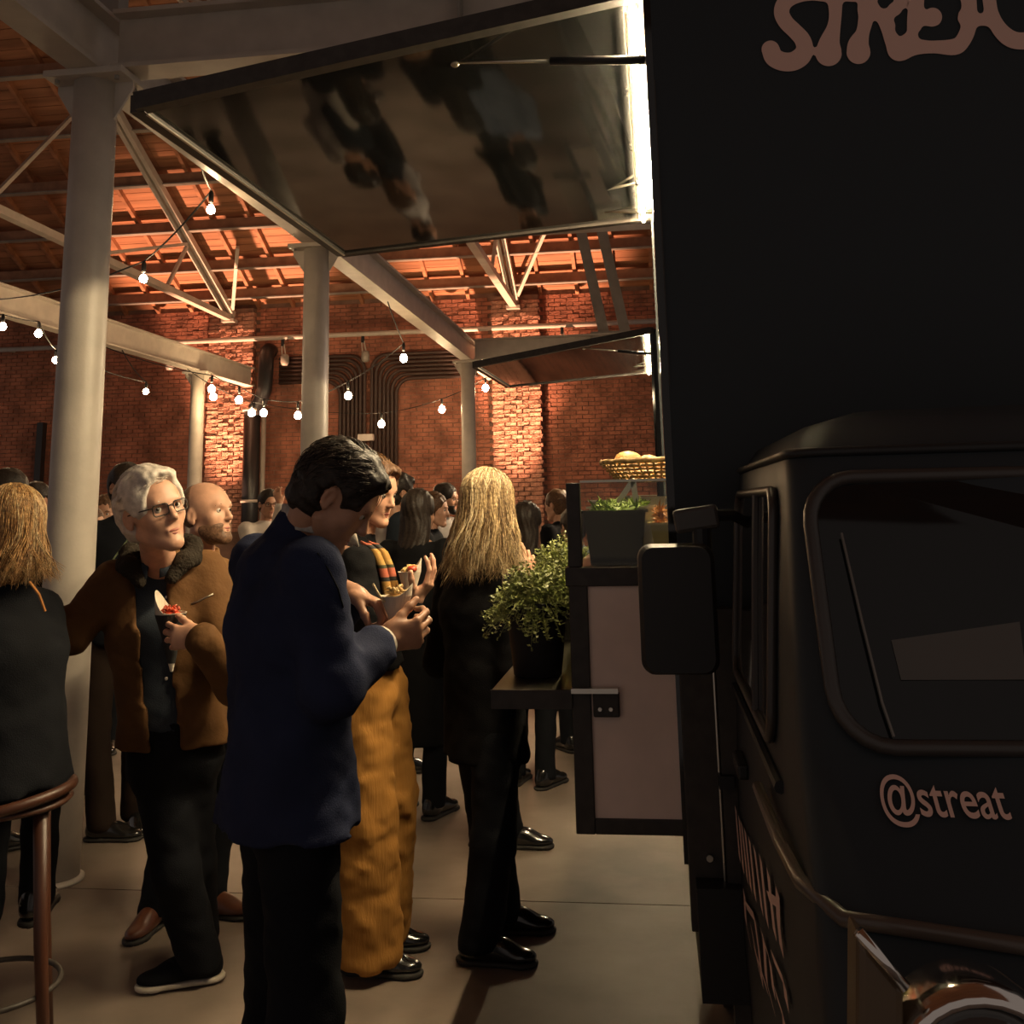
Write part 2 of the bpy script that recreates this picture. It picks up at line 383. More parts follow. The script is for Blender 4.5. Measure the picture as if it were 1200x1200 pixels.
# ================================================================== food truck
TX, TY = .9, 3.2
truck = thing('food_truck', 'black food truck with lifted canopy, pale blob lettering and rounded cab', 'food truck', (TX, TY, 0), 'black food trucks')
BX0, BX1, BY0, BY1, BZ0, BZ1 = .05, 2.10, 2.70, 4.75, .72, 3.04
MB().box(BX0, BX1, BY0, BY0 + .04, BZ0, BZ1).build('front_wall', M_BLACK, truck, bevel=.006)
M_INNER = mat('inner_lining', (.55, .48, .38), .4)
b = MB().box(BX0, BX1, BY1 - .04, BY1, BZ0, BZ1); b.box(BX1 - .04, BX1, BY0, BY1, BZ0, BZ1); b.box(BX0, BX1, BY0, BY1, BZ1 - .04, BZ1); b.box(BX0, BX1, BY0, BY1, BZ0, BZ0 + .05)
b.build('box_shell', M_BLACK, truck)
MB().box(BX0 + .3, BX1 - .1, BY0 + .05, BY0 + .06, .8, 2.95).build('lining', M_INNER, truck)
MB().box(BX0, BX0 + .03, BY0 + .04, BY1 - .04, BZ0, 1.42).build('side_panel', M_BLACK, truck)
MB().box(BX0, BX0 + .05, BY0 + .04, BY1 - .04, 2.93, BZ1 - .02).build('header_rail', M_FRAME, truck)
MB().box(.035, .055, 2.70, 2.76, .74, 3.0).build('corner_trim', M_GLOSS, truck)
MB().box(.055, .058, 2.695, 2.70, 1.9, 2.75).build('edge_trim', M_FRAME, truck)
# --- canopy flap
nl, fl_, nr, fr = [np.array(p) for p in ((-1.465, 2.70, 2.768), (-1.465, 4.744, 2.822), (.045, 2.70, 3.0), (.05, 4.744, 2.915))]
U = np.array((.1, 0, 1.0)) / np.linalg.norm((.1, 0, 1.0))
def fp(u, v, h=0):   # u across from the hinge (0) to the outer edge (1), v along
    a = nr * (1 - u) + nl * u; c = fr * (1 - u) + fl_ * u
    return a * (1 - v) + c * v + U * h
cv = MB()
N = 10
bot = [[fp(i / N, j / N, .012) for j in range(N + 1)] for i in range(N + 1)]; top = [[fp(i / N, j / N, .045) for j in range(N + 1)] for i in range(N + 1)]
cv.grid(bot); cv.grid([r[::-1] for r in top])
can = cv.build('canopy', M_GLOSS, truck, smooth=True)
for a, c in (((0, 0), (1, 0)), ((1, 0), (1, 1)), ((1, 1), (0, 1)), ((0, 1), (0, 0))):
    MB().bar(fp(*a, .028), fp(*c, .028), .045, .055).build('canopy_frame', M_FRAME, can)
for k, (ua, va, ub, vb) in enumerate(((.985, .012, .985, .988), (.04, .03, .04, .97))):
    MB().bar(fp(ua, va, -.002), fp(ub, vb, -.002), .008, .006).build('canopy_trim', M_INOX, can)
for a in (.3, .55, .8): 
    MB().cyl(fp(.045, a, .002), fp(.045, a, -.004), .006, n=8).build('screw', M_INOX, can)
led = MB().bar(fp(.022, .02, -.012), fp(.022, .98, -.012), .013, .010).build('led_strip', M_LED, truck)
def strut(a, m, b, name='gas_strut'):
    a, b = np.array(a), np.array(b); mm = a + (b - a) * m
    s = MB().cyl(a, mm, .006, n=8).build(name, M_INOX, truck, smooth=True)
    MB().cyl(mm, b, .013, n=12).build('strut_cylinder', M_PLASTIC if m > .5 else M_INOX, s, smooth=True)
    MB().ball(a, .016).build('ball_joint', M_INOX, s, smooth=True)
    MB().bar(a + (-.015, 0, .02), a + (.05, 0, .035), .05, .025).build('strut_bracket', M_INOX, s)
sa = at(533, 73, Y=2.87); strut(sa, .52, at(756, 70, Y=2.76))
sb = at(628, 243, Y=4.55); strut(sb, .49, at(790, 249, Y=4.6))
strut(sb + np.array((.01, -.02, .01)), .98, fp(.03, .72, -.01), 'canopy_stay')
# --- lettering, drawn as one liquid shape on the front wall
def seg2(P, a, b):
    pa = P[..., :2] - np.array(a[:2]); ba = np.array(b[:2]) - np.array(a[:2]); t = np.clip((pa @ ba) / (ba @ ba + 1e-9), 0, 1)
    return np.linalg.norm(pa - t[..., None] * ba, axis=-1) - (a[2] + (b[2] - a[2]) * t)
def smin(a, b, k):
    h = np.clip(.5 + .5 * (b - a) / k, 0, 1); return b * (1 - h) + a * h - k * h * (1 - h)
def smooth_stroke(s, n=6):
    P = np.array(s, float); P = np.vstack([2 * P[0] - P[1], P, 2 * P[-1] - P[-2]]); out = []
    for i in range(1, len(P) - 2):
        for k in range(n):
            t = k / n; a, b_, c, d = P[i - 1], P[i], P[i + 1], P[i + 2]
            out.append(.5 * (2 * b_ + (c - a) * t + (2 * a - 5 * b_ + 4 * c - d) * t * t + (3 * b_ - a - 3 * c + d) * t ** 3))
    return out + [P[-2]]
def blob2d(x0, x1, y0, y1, step, strokes, holes, k=6, kh=3):
    gx = np.arange(x0, x1, step); gy = np.arange(y0, y1, step); P = np.stack(np.meshgrid(gx, gy, indexing='ij'), -1)
    D = np.full(P.shape[:2], 1e3)
    for s in strokes:
        d = np.full_like(D, 1e3)
        for a, b in zip(s[:-1], s[1:]): d = np.minimum(d, seg2(P, a, b))
        D = smin(D, d, k)
    for s in holes:
        d = np.full_like(D, 1e3)
        for a, b in zip(s[:-1], s[1:]): d = np.minimum(d, seg2(P, a, b))
        D = -smin(-D, d, kh)
    gxx, gyy = np.gradient(D, step)
    g = np.maximum(gxx ** 2 + gyy ** 2, .1)
    near = np.abs(D) < step * .75
    Q = P.copy(); Q[..., 0] -= np.where(near, D * gxx / g, 0); Q[..., 1] -= np.where(near, D * gyy / g, 0)
    ins = (D < 0) | near
    return Q, ins
def blob_mesh(Q, ins, to3d):
    m = MB(); ids = {}
    nx, ny = ins.shape
    for i in range(nx - 1):
        for j in range(ny - 1):
            if ins[i, j] and ins[i + 1, j] and ins[i + 1, j + 1] and ins[i, j + 1]:
                f = []
                for c in ((i, j), (i + 1, j), (i + 1, j + 1), (i, j + 1)):
                    if c not in ids: ids[c] = len(m.v); m.v.append(tuple(to3d(*Q[c])))
                    f.append(ids[c])
                m.f.append(tuple(f)); m.m.append(0)
    return m
S_ = [[(903, 58, 10.5), (907, 67, 11), (917, 72, 11), (929, 72, 11), (939, 66, 11), (943, 57, 10), (940, 46, 9.5), (931, 36, 9), (921, 26, 9), (916, 15, 9), (919, 4, 9), (930, -4, 9), (950, -9, 9), (965, -8, 9)],
      [(950, -14, 12), (975, -12, 12), (1010, -10, 12), (1040, -16, 10)],
      [(978, -8, 10), (979, 15, 7.5), (977, 32, 8), (972, 50, 12), (971, 62, 15.5)],
      [(1018, -8, 10), (1015, 20, 9), (1011, 38, 8), (1006, 52, 12), (1006, 61, 14)],
      [(1015, 10, 9), (1035, 14, 9), (1052, 8, 8), (1056, -6, 8), (1052, -20, 8), (1035, -26, 8)],
      [(1036, 20, 9), (1042, 35, 9), (1046, 48, 9), (1052, 57, 10)],
      [(1074, -26, 9), (1074, 0, 9), (1071, 25, 10), (1064, 50, 10), (1056, 58, 12)],
      [(1074, 20, 8), (1090, 21, 10), (1093, 20, 11)],
      [(1053, 58, 12), (1075, 55, 9), (1095, 55, 7.5), (1118, 55, 9.5), (1128, 48, 9), (1135, 32, 9), (1136, 12, 9), (1134, -8, 9), (1128, -24, 9)],
      [(1130, 20, 8), (1146, 23, 7), (1160, 22, 8)],
      [(1134, -8, 9), (1146, -22, 9), (1157, -10, 8), (1162, 15, 8), (1170, 32, 9), (1182, 44, 10), (1196, 48, 10), (1212, 44, 10), (1222, 25, 10), (1222, -12, 10)],
      [(1180, -20, 9), (1222, -20, 10), (1262, -20, 10)]]
H_ = [[(1036, 4, 6), (1038, 1, 6)], [(1056, 34, 7), (1060, 14, 3)], [(1080, 40, 4), (1092, 41, 5), (1108, 34, 5), (1117, 18, 5)]]
Q, ins = blob2d(885, 1280, -50, 92, 1.4, [smooth_stroke(s) for s in S_], [smooth_stroke(s) for s in H_])
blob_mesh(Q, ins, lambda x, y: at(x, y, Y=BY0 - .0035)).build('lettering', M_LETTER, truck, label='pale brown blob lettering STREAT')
# --- counter that folds out of the side
C0, C1 = -.225, .048
cy = 2.72
ct = MB().box(C0, C1, cy, 4.70, .80, .84); ct.box(C0, C0 + .02, cy, 4.70, .80, 1.42); ct.build('counter_body', M_FRAME, truck)
MB().box(C0 + .01, C1, cy + .01, 4.70, 1.41, 1.44).build('counter_deck', M_INOX, truck)
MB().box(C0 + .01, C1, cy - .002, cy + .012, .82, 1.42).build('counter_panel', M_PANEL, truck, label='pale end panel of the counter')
for n, bx in (('frame_post', (C0, C0 + .048, cy - .012, cy + .04, .80, 1.40)), ('frame_post', (C1 - .003, C1 + .085, cy - .045, cy + .02, .60, 1.36)),
              ('frame_rail', (C0 + .048, C1, cy - .011, cy + .04, .80, .836)), ('frame_rail', (C0 - .008, C1, cy - .014, cy + .04, 1.392, 1.44)),
              ('frame_post', (C0, C0 + .036, cy - .01, cy + .03, 1.44, 1.655))):
    MB().box(*bx).build(n, M_FRAME, truck, bevel=.003)
MB().box(C0 + .036, C1, cy + .012, cy + .018, 1.44, 1.655).build('end_glass', M_GLASS, truck)
MB().box(C0 + .004, C0 + .010, cy + .03, 4.6, 1.44, 1.655).build('front_glass', M_GLASS, truck)
MB().box(C0, C1 + .25, cy, 4.6, 1.655, 1.663).build('top_glass', M_GLASS, truck)
MB().box(C0 + .036, C1, cy + .008, cy + .018, 1.655, 1.661).build('glass_edge', M_INOX, truck)
sh = MB().box(-.43, C0, 2.70, 4.45, 1.118, 1.14).build('serving_shelf', M_SHELF, truck, bevel=.003)
MB().box(-.43, C0, 2.695, 2.703, 1.095, 1.141).build('shelf_lip', M_FRAME, sh)
MB().box(C0, -.108, 2.685, 2.712, 1.134, 1.146).build('shelf_rail', M_INOX, sh)
MB().box(-.172, -.106, 2.70, 2.716, 1.075, 1.135).build('shelf_bracket', M_FRAME, sh, bevel=.004)
for xx in (-.155, -.128): MB().cyl((xx, 2.702, 1.095), (xx, 2.694, 1.095), .005, n=8).build('screw', M_INOX, sh)
# --- underframe
MB().box(.133, .20, 2.64, 2.72, .25, 1.34).build('corner_post', M_FRAME, truck)
MB().cyl((.128, 2.66, .68), (.128, 2.66, 1.27), .004, n=8).build('latch_rod', M_INOX, truck)
MB().box(.125, .16, 2.62, 2.66, .93, .96).build('latch_handle', M_PLASTIC, truck)
MB().cyl((.095, 2.672, .765), (.095, 2.664, .765), .008, n=12).build('rivet', M_INOX, truck)
MB().box(.06, 2.0, 2.60, 4.7, .48, .72).build('chassis', M_PLASTIC, truck)
for (xx, yy) in ((.22, 3.75), (1.85, 3.75)):
    w = MB()
    for (r0, r1, dx) in ((.25, .27, .0), (.27, .25, .09)): pass
    w.tube([(xx - .09, yy, .27), (xx - .07, yy, .27), (xx + .07, yy, .27), (xx + .09, yy, .27)], [.22, .27, .27, .22], 28).build('wheel', M_PLASTIC, truck, smooth=True)
# --- cab
def lerp_tab(t, x):
    for (a, va), (b2, vb) in zip(t[:-1], t[1:]):
        if x <= b2: return va + (vb - va) * max(0, (x - a)) / (b2 - a)
    return t[-1][1]
XL = [(.30, .175), (.6, .160), (.95, .165), (1.2, .178), (1.45, .195), (1.66, .213), (1.72, .26), (1.75, .36)]
YF = [(.30, 1.16), (.6, 1.13), (.9, 1.18), (1.05, 1.30), (1.16, 1.40), (1.26, 1.50), (1.45, 1.575), (1.66, 1.66), (1.72, 1.74), (1.75, 1.86)]
def cab_ring(z, grow=0.0):
    xl = lerp_tab(XL, z) - grow; yf = lerp_tab(YF, z) - grow; xr = 2 * .83 - xl; yb = 2.60; r = .055 + (.05 if z < 1.1 else 0)
    pts = []
    for k in range(9): pts.append((xl, yb + (yf + r - yb) * k / 8, z))
    for k in range(1, 7):
        a = math.pi / 2 * k / 6; pts.append((xl + r - r * math.cos(a), yf + r - r * math.sin(a), z))
    bow = .05
    for k in range(1, 16):
        t = k / 16; pts.append((xl + r + (xr - xl - 2 * r) * t, yf - bow * 4 * t * (1 - t) * .6, z))
    for k in range(7):
        a = math.pi / 2 * k / 6; pts.append((xr - r + r * math.sin(a), yf + r - r * math.cos(a), z))
    for k in range(1, 9): pts.append((xr, yf + r + (yb - yf - r) * k / 8, z))
    return pts
zs = [.30, .45, .6, .75, .9, .97, 1.05, 1.10, 1.16, 1.21, 1.26, 1.35, 1.45, 1.55, 1.62, 1.66, 1.69, 1.72, 1.737, 1.75]
cb = MB().grid([cab_ring(z) for z in zs], closed=True)
cb.add(cab_ring(1.75), [tuple(range(len(cab_ring(1.75))))]); cb.add(cab_ring(.30), [tuple(range(len(cab_ring(.3)) - 1, -1, -1))])
cab = cb.build('cab', M_BLACK, truck, smooth=True); cab['label'] = 'rounded black driver cab'
gut = MB().tube([(p[0], p[1], p[2]) for p in cab_ring(1.672, .008)[0:34]], .008, 8).build('rain_gutter', M_PLASTIC, cab, smooth=True)
def front_y(x, z):
    xl = lerp_tab(XL, z); r = .055; t = min(max((x - xl - r) / (2 * .83 - 2 * xl - 2 * r), 0), 1)
    return lerp_tab(YF, z) - .05 * 4 * t * (1 - t) * .6
def rrect(x0, x1, z0, z1, r, n=6):
    pts = []
    for cx, cz, a0 in ((x1 - r, z1 - r, 0), (x0 + r, z1 - r, 90), (x0 + r, z0 + r, 180), (x1 - r, z0 + r, 270)):
        for k in range(n + 1):
            a = math.radians(a0 + 90 * k / n); pts.append((cx + r * math.cos(a), cz + r * math.sin(a)))
    return pts
def on_front(pts, off): return [(x, front_y(x, z) - off, z) for x, z in pts]
rr = rrect(.232, 1.42, 1.275, 1.632, .07)
gx = MB()
rows = []
for s in (0.02, .25, .5, .75, 1.0):
    rows.append(on_front([(.826 + (x - .826) * s, 1.4535 + (z - 1.4535) * s) for x, z in rr], .010 - .0))
gx.grid(rows, closed=True); gx.build('windscreen', M_TINT, cab, smooth=True)
MB().tube(on_front(rr + rr[:1], .012), .011, 8, cap=False).build('windscreen_seal', mat('rubber_seal', (.05, .042, .038), .35), cab, smooth=True)
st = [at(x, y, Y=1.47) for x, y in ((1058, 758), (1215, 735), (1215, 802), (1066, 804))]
MB().add([(p[0], front_y(p[0], p[2]) - .0125, p[2]) for p in st], [(0, 3, 2, 1)]).build('windscreen_patch', mat('grey_patch', (.10, .09, .08), .6), cab)  # flat grey patch set just in front of the windscreen
wp = [(x, front_y(x, z) - .026, z) for x, z in ((.300, 1.29), (.292, 1.33), (.282, 1.43), (.272, 1.55))]
MB().tube(wp, .0022, 6).build('wiper', mat('wiper_metal', (.2, .18, .16), .4, metal=.6), cab)
def side_x(z): return lerp_tab(XL, z)
sw = rrect(1.78, 2.52, 1.215, 1.615, .05)
rows = []
for s in (.02, .4, .7, 1.0):
    rows.append([(side_x(1.415 + (z - 1.415) * s) - .006, 2.15 + (y - 2.15) * s, 1.415 + (z - 1.415) * s) for y, z in sw])
MB().grid(rows, closed=True).build('side_window', mat('side_glass', (.02, .02, .02), .05, spec=1.0), cab, smooth=True)
MB().tube([(side_x(z) - .008, y, z) for y, z in sw + sw[:1]], .009, 8, cap=False).build('side_window_seal', MATS['rubber_seal'], cab, smooth=True)
for yy in (2.02,): MB().tube([(side_x(z) - .010, yy + (z - 1.2) * .12, z) for z in (1.22, 1.35, 1.5, 1.61)], .007, 6).build('window_divider', MATS['rubber_seal'], cab)
MB().tube([(side_x(1.17) - .004, y, 1.17) for y in (1.7, 2.0, 2.3, 2.58)], .010, 8).build('waist_trim', M_PLASTIC, cab)
MB().box(.148, .172, 2.30, 2.44, 1.03, 1.06).build('door_handle', M_PLASTIC, cab, bevel=.006)
ml = []
for k in range(16):
    x = .20 + 1.2 * k / 15; z = 1.115 - .045 * min(1, k / 8); ml.append((x, front_y(x, z) - .010, z))
MB().tube([(.155, 1.9, 1.12), (.157, 1.6, 1.12), (.165, 1.46, 1.118)] + ml, .010, 8).build('belt_moulding', mat('dull_moulding', (.10, .075, .06), .3), cab, smooth=True)
# side writing, seen edge on: two lines of tall rounded strokes
def on_side(px, py):
    X = .158
    for _ in range(4):
        p = at(px, py, X=X); X = side_x(min(max(p[2], .35), 1.6)) - .006
    return p
SA = [[(862, 947), (865, 985), (867, 1008)], [(866, 958), (871, 1020)], [(869, 965), (876, 1032)], [(873, 973), (880, 1042)], [(878, 983), (885, 1052)], [(884, 994), (893, 1068)],
      [(891, 1005), (899, 1082)], [(900, 1022), (903, 1052), (908, 1096)], [(907, 1032), (911, 1045), (912, 1080), (916, 1115)], [(900, 1050), (911, 1058)]]
SB = [[(872, 1046), (874, 1080), (880, 1110)], [(874, 1060), (884, 1075), (890, 1120), (893, 1152)], [(880, 1085), (890, 1140)], [(892, 1092), (902, 1125), (907, 1165)], [(895, 1100), (898, 1150), (907, 1184)], [(905, 1120), (919, 1152), (922, 1178)], [(908, 1160), (919, 1195), (920, 1215)], [(884, 1112), (899, 1160)]]
for L in (SA, SB):
    m = MB()
    for s in L:
        P = [on_side(*q) for q in s]
        w = .052
        for a, c in zip(P[:-1], P[1:]):
            m.add([(a[0], a[1] - w / 2, a[2]), (a[0], a[1] + w / 2, a[2]), (c[0], c[1] + w / 2, c[2]), (c[0], c[1] - w / 2, c[2])], [(0, 1, 2, 3)])
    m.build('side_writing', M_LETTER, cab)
# @streat on the nose
def curve_text(txt, size):
    c = bpy.data.curves.new('t', 'FONT'); c.body = txt; c.size = size; c.extrude = 0; c.offset = size * .010
    o = bpy.data.objects.new('t', c); COL.objects.link(o); bpy.context.view_layer.update()
    me = bpy.data.meshes.new_from_object(o.evaluated_get(bpy.context.evaluated_depsgraph_get()))
    import bmesh
    bb = bmesh.new(); bb.from_mesh(me); bmesh.ops.triangulate(bb, faces=bb.faces); bb.to_mesh(me); bb.free()
    V = [tuple(v.co) for v in me.vertices]; Fc = [tuple(p.vertices) for p in me.polygons]
    bpy.data.objects.remove(o); bpy.data.curves.remove(c); bpy.data.meshes.remove(me)
    return V, Fc
V, Fc = curve_text('@streat', .052)
tz = 1.150; p0 = at(1037, 958, Y=1.42); p1 = at(1200, 958, Y=1.41)
sx = 1.0
wid = max(v[0] for v in V); want = (p1[0] - p0[0]) * (1190 - 1037) / (1200 - 1037)
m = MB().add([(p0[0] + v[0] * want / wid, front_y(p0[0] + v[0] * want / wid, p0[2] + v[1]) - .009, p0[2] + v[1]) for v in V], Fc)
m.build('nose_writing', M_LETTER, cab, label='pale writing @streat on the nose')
# headlamp and guard
hx, hz = at(1150, 1262, Y=1.16)[0], at(1150, 1262, Y=1.16)[2]
hl = MB()
def ring_front(prof, c, n=32):
    return [[(c[0] + r * math.cos(2 * math.pi * k / n), c[1] + y, c[2] + r * math.sin(2 * math.pi * k / n)) for k in range(n)] for r, y in prof]
hc = (hx, 1.15, hz)
hlo = MB().grid(ring_front([(.085, .06), (.092, .0), (.088, -.025), (.078, -.03), (.074, -.02)], hc), closed=True).build('headlamp', M_CHROME, cab, smooth=True)
MB().grid(ring_front([(.074, -.018), (.06, -.035), (.03, -.045), (.001, -.048)], hc), closed=True).build('headlamp_lens', mat('lens_glass', (.05, .05, .05), .05, spec=1.0), hlo, smooth=True)
g0, g1, g2, g3 = at(1005, 1092, Y=1.13), at(1060, 1158, Y=1.13), at(1062, 1290, Y=1.13), at(1004, 1290, Y=1.13)
gd = MB(); P = [g0, g1, g2, g3]; th_ = np.array((0, .06, 0))
gd.add(list(P) + [p + th_ for p in P], [(0, 3, 2, 1), (4, 5, 6, 7), (0, 1, 5, 4), (1, 2, 6, 5), (2, 3, 7, 6), (3, 0, 4, 7)])
gdo = gd.build('indicator_housing', mat('brown_housing', (.10, .065, .035), .35), cab, bevel=.008)
MB().tube([g0 + (0, -.004, .002), g1 + (0, -.004, .002)], .006, 8).build('housing_rim', M_CHROME, gdo, smooth=True)
MB().tube([on_front([(x, 1.02)], .01)[0] for x in (.36, .38)] , .004).build('badge', M_CHROME, cab)
# mirror
mr0, mr1 = at(746, 640, Y=2.2), at(838, 790, Y=2.2)
mo = MB()
pr = rrect(mr0[0], mr1[0] + .012, mr1[2] - .002, mr0[2] + .002, .028)
mo.grid([[(x * .92 + .08 * .04, 2.19, z) for x, z in [(((p[0] - .04) * .96 + .04), ((p[1] - 1.385) * .96 + 1.385)) for p in pr]],
         [(x, 2.205, z) for x, z in pr], [(x, 2.25, z) for x, z in pr], [(x, 2.262, z) for x, z in pr]], closed=True)
mo.add([(x, 2.19, z) for x, z in [(((p[0] - .04) * .96 * .92 + .04), ((p[1] - 1.385) * .96 + 1.385)) for p in pr]], [tuple(range(len(pr)))[::-1]])
mo.add([(x, 2.262, z) for x, z in pr], [tuple(range(len(pr)))])
mir = mo.build('wing_mirror', M_PLASTIC, cab, bevel=.004); mir['label'] = 'large black wing mirror'
a0, a1 = at(790, 612, Y=2.24), at(842, 604, Y=2.24)
MB().bar(a0, a1, .03, .05).build('mirror_bracket', mat('bracket_plastic', (.055, .048, .042), .4), mir, bevel=.008)
MB().cyl((a0 + a1) / 2 + (.01, 0, -.02), (a0 + a1) / 2 + (.01, 0, -.12), .02, n=12).build('mirror_stem', M_PLASTIC, mir)
MB().tube([a1 + (-.01, 0, 0), a1 + (.03, .02, 0), (.205, 2.3, a1[2] - .02)], .012, 8).build('mirror_arm', M_PLASTIC, mir)
# light inside the truck
truck_lamp = light('truck_lamp', 'AREA', (.42, 3.75, 2.90), 34, (1, .76, .46), (.3, 1.5), target=(-.25, 3.75, 1.3))
truck_lamp.location = (.42, 3.75, 2.90)
# --- the farther truck
t2 = copy_tree(truck); t2.location = (TX, TY + 5.9, 0)
t2['label'] = 'farther black food truck, only its raised canopy showing past the near truck'
for o in t2.children_recursive:
    if o.get('label'): del o['label']
l2 = light('truck_lamp_far', 'AREA', (.30, 3.75 + 5.9, 2.90), 120, (1, .72, .50), (.3, 1.5), target=(-.6, 3.75 + 5.9, 1.0))

# ================================================================== on the counter
M_LEAF = mat('herb_leaf', (.27, .30, .10), .5, vary=(40, .5))
M_SALAD = mat('salad_leaf', (.24, .34, .06), .5, vary=(40, .4))
M_SOIL = mat('soil', (.03, .022, .015), .95)
def leaves(n, c, R, H, rs, droop=.3, xmax=-.240):   # xmax: the counter side that the bush presses against
    m = MB()
    for i in range(n):
        a = rs.uniform(0, 2 * math.pi); rr_ = math.sqrt(rs.uniform(0, 1)); hh = rs.uniform(.45, 1)
        tipx, tipy = math.cos(a) * R * rr_ * 1.0, math.sin(a) * R * rr_
        tipx = min(tipx, xmax - c[0] - .006 * rs.uniform(0, 1))
        rr_ = min(1, math.hypot(tipx, tipy) / R)
        tz_ = H * hh * (1 - .75 * rr_ ** 2.2) - droop * R * rr_ ** 3 * rs.uniform(.2, 1.2)
        base = np.array(c) + (tipx * .25, tipy * .25, 0); tip = np.array(c) + (tipx, tipy, tz_)
        mid = (base + tip) / 2 + (0, 0, H * .25 * rr_)
        pth = [base, mid, tip]
        m.tube(pth, [.0012, .001, .0006], 3, cap=False)
        for t in np.linspace(.35, 1, 9):
            p = (1 - t) ** 2 * base + 2 * t * (1 - t) * mid + t * t * tip
            for s in (0, 1):
                d = rs.normal(size=3); d[2] = abs(d[2]) * .6; d /= np.linalg.norm(d)
                w = np.cross(d, rs.normal(size=3)); w /= np.linalg.norm(w) + 1e-9
                L = rs.uniform(.010, .019); W = .0032
                m.add([p, p + d * L * .5 + w * W, p + d * L, p + d * L * .5 - w * W], [(0, 1, 2, 3)])
    m.v = [(min(x, xmax + .008), y, z) for x, y, z in m.v]
    return m
for k, (px, Y, lab, R) in enumerate(((-.335, 2.93, 'bushy thyme-like herb in a black pot at the near end of the shelf', .155), (-.325, 3.72, 'second bushy green herb in a black pot, farther along the shelf', .15))):
    z0 = 1.14
    r = thing('potted_herb', lab, 'plant', (px, Y, z0), 'potted herbs on the serving shelf')
    MB().lathe([(.062, 0), (.066, .004), (.086, .185), (.088, .195), (.084, .197), (.080, .18), (.01, .178)], (px, Y, z0), 32, capt=True).build('pot', M_PLASTIC, r, smooth=True)
    MB().lathe([(.079, .176), (.06, .186), (.005, .19)], (px, Y, z0), 20, capb=False).build('soil', M_SOIL, r)
    leaves(420, (px, Y, z0 + .165), R, .15 if k == 0 else .2, rng, .62).build('foliage', M_LEAF, r, kind='stuff')
def tray(x0, x1, y0, y1, z0, h, m, label, sal, hh=.03):
    r = thing('food_container', label, 'container', ((x0 + x1) / 2, (y0 + y1) / 2, z0), 'food containers on the counter')
    b = MB(); t = .004; ins_ = .015
    def ring(d, z): return [(x0 + d, y0 + d, z), (x1 - d, y0 + d, z), (x1 - d, y1 - d, z), (x0 + d, y1 - d, z)]
    b.grid([ring(ins_, z0), ring(.0, z0 + h), ring(-.008, z0 + h), ring(-.008, z0 + h + .006), ring(t, z0 + h + .006), ring(ins_ + t, z0 + .006)], closed=True)
    b.add(ring(ins_, z0), [(3, 2, 1, 0)]); b.add(ring(ins_ + t, z0 + .006), [(0, 1, 2, 3)])
    b.build('pan', m, r)
    if sal is not None:
        mm = MB()
        for i in range(170):
            p = np.array((rng.uniform(x0 + .02, x1 - .02), rng.uniform(y0 + .02, y1 - .02), z0 + h - .01 + rng.uniform(0, hh)))
            d = rng.normal(size=3); d[2] *= .5; d /= np.linalg.norm(d); w = np.cross(d, rng.normal(size=3)); w /= np.linalg.norm(w)
            L = rng.uniform(.02, .05); mm.add([p - d * L / 2, p + w * .005, p + d * L / 2 + (0, 0, .01), p - w * .005], [(0, 1, 2, 3)])
        mm.box(x0 + .018, x1 - .018, y0 + .018, y1 - .018, z0 + .01, z0 + h - .012)
        mm.build('salad', sal, r, kind='stuff')
    return r
M_DKPAN = mat('dark_steel_pan', (.06, .05, .03), .22, metal=.9)
tray(-.185, -.022, 2.77, 2.98, 1.441, .135, M_DKPAN, 'deep dark steel pan of green salad behind the end glass', M_SALAD)
tray(-.185, -.0, 3.02, 3.24, 1.441, .145, M_INOX, 'steel pan of leaves behind the salad pan', M_SALAD)
M_BEIGE = mat('beige_tub', (.55, .50, .42), .4)
tray(-.20, -.09, 3.36, 3.62, 1.441, .165, M_BEIGE, 'beige tub with a lid behind the steel pan', None)
tray(-.075, .04, 3.36, 3.62, 1.441, .172, M_BEIGE, 'taller beige tub beside the truck wall', None)
M_FRIED = mat('golden_food', (.62, .28, .08), .5, vary=(30, .4))
tray(-.01, .044, 2.80, 3.0, 1.441, .10, mat('clear_tub', (.62, .50, .24), .2, metal=.3), 'small tub of golden food beside the salad pan', M_FRIED, .05)
tg = thing('tongs', 'steel tongs standing open in the salad pan', 'tongs', (-.07, 3.05, 1.58))
ap = at(742, 563, Y=3.02)
for e in ((722, 592), (746, 594)):
    q = at(*e, Y=3.02); MB().bar(ap, q, .016, .003, up=(0, 1, 0)).build('arm', M_INOX, tg)
MB().ball(ap, .007).build('hinge', M_INOX, tg)
# bread basket on the glass top
M_WICK = mat('wicker', (.40, .24, .10), .7, vary=(60, .45))
bc = (.03, 3.30); bz = 1.664
bk = thing('bread_basket', 'oval wicker basket of bread rolls on the glass counter top', 'basket', (bc[0], bc[1], bz))
def oval(t, rx, ry, z): return (bc[0] + rx * math.cos(t), bc[1] + ry * math.sin(t), bz + z)
for k in range(6):
    f = k / 5; m = MB(); pth = []
    for i in range(97):
        t = 2 * math.pi * i / 96; w = .0065 * math.cos(24 * t + math.pi * (k % 2)); pth.append(oval(t, .135 + .05 * f + w, .095 + .04 * f + w, .006 + .054 * f))
    m.tube(pth, .0046, 5, cap=False).build('wicker_strand', M_WICK, bk, smooth=True)
for i in range(48):
    t = 2 * math.pi * i / 48; MB().tube([oval(t, .135, .095, .002), oval(t, .185, .135, .062)], .0035, 4).build('wicker_stake', M_WICK, bk)
MB().tube([oval(2 * math.pi * i / 48, .188, .138, .064 + .002 * math.sin(i * 2.1)) for i in range(49)], .008, 6, cap=False).build('basket_rim', M_WICK, bk, smooth=True)
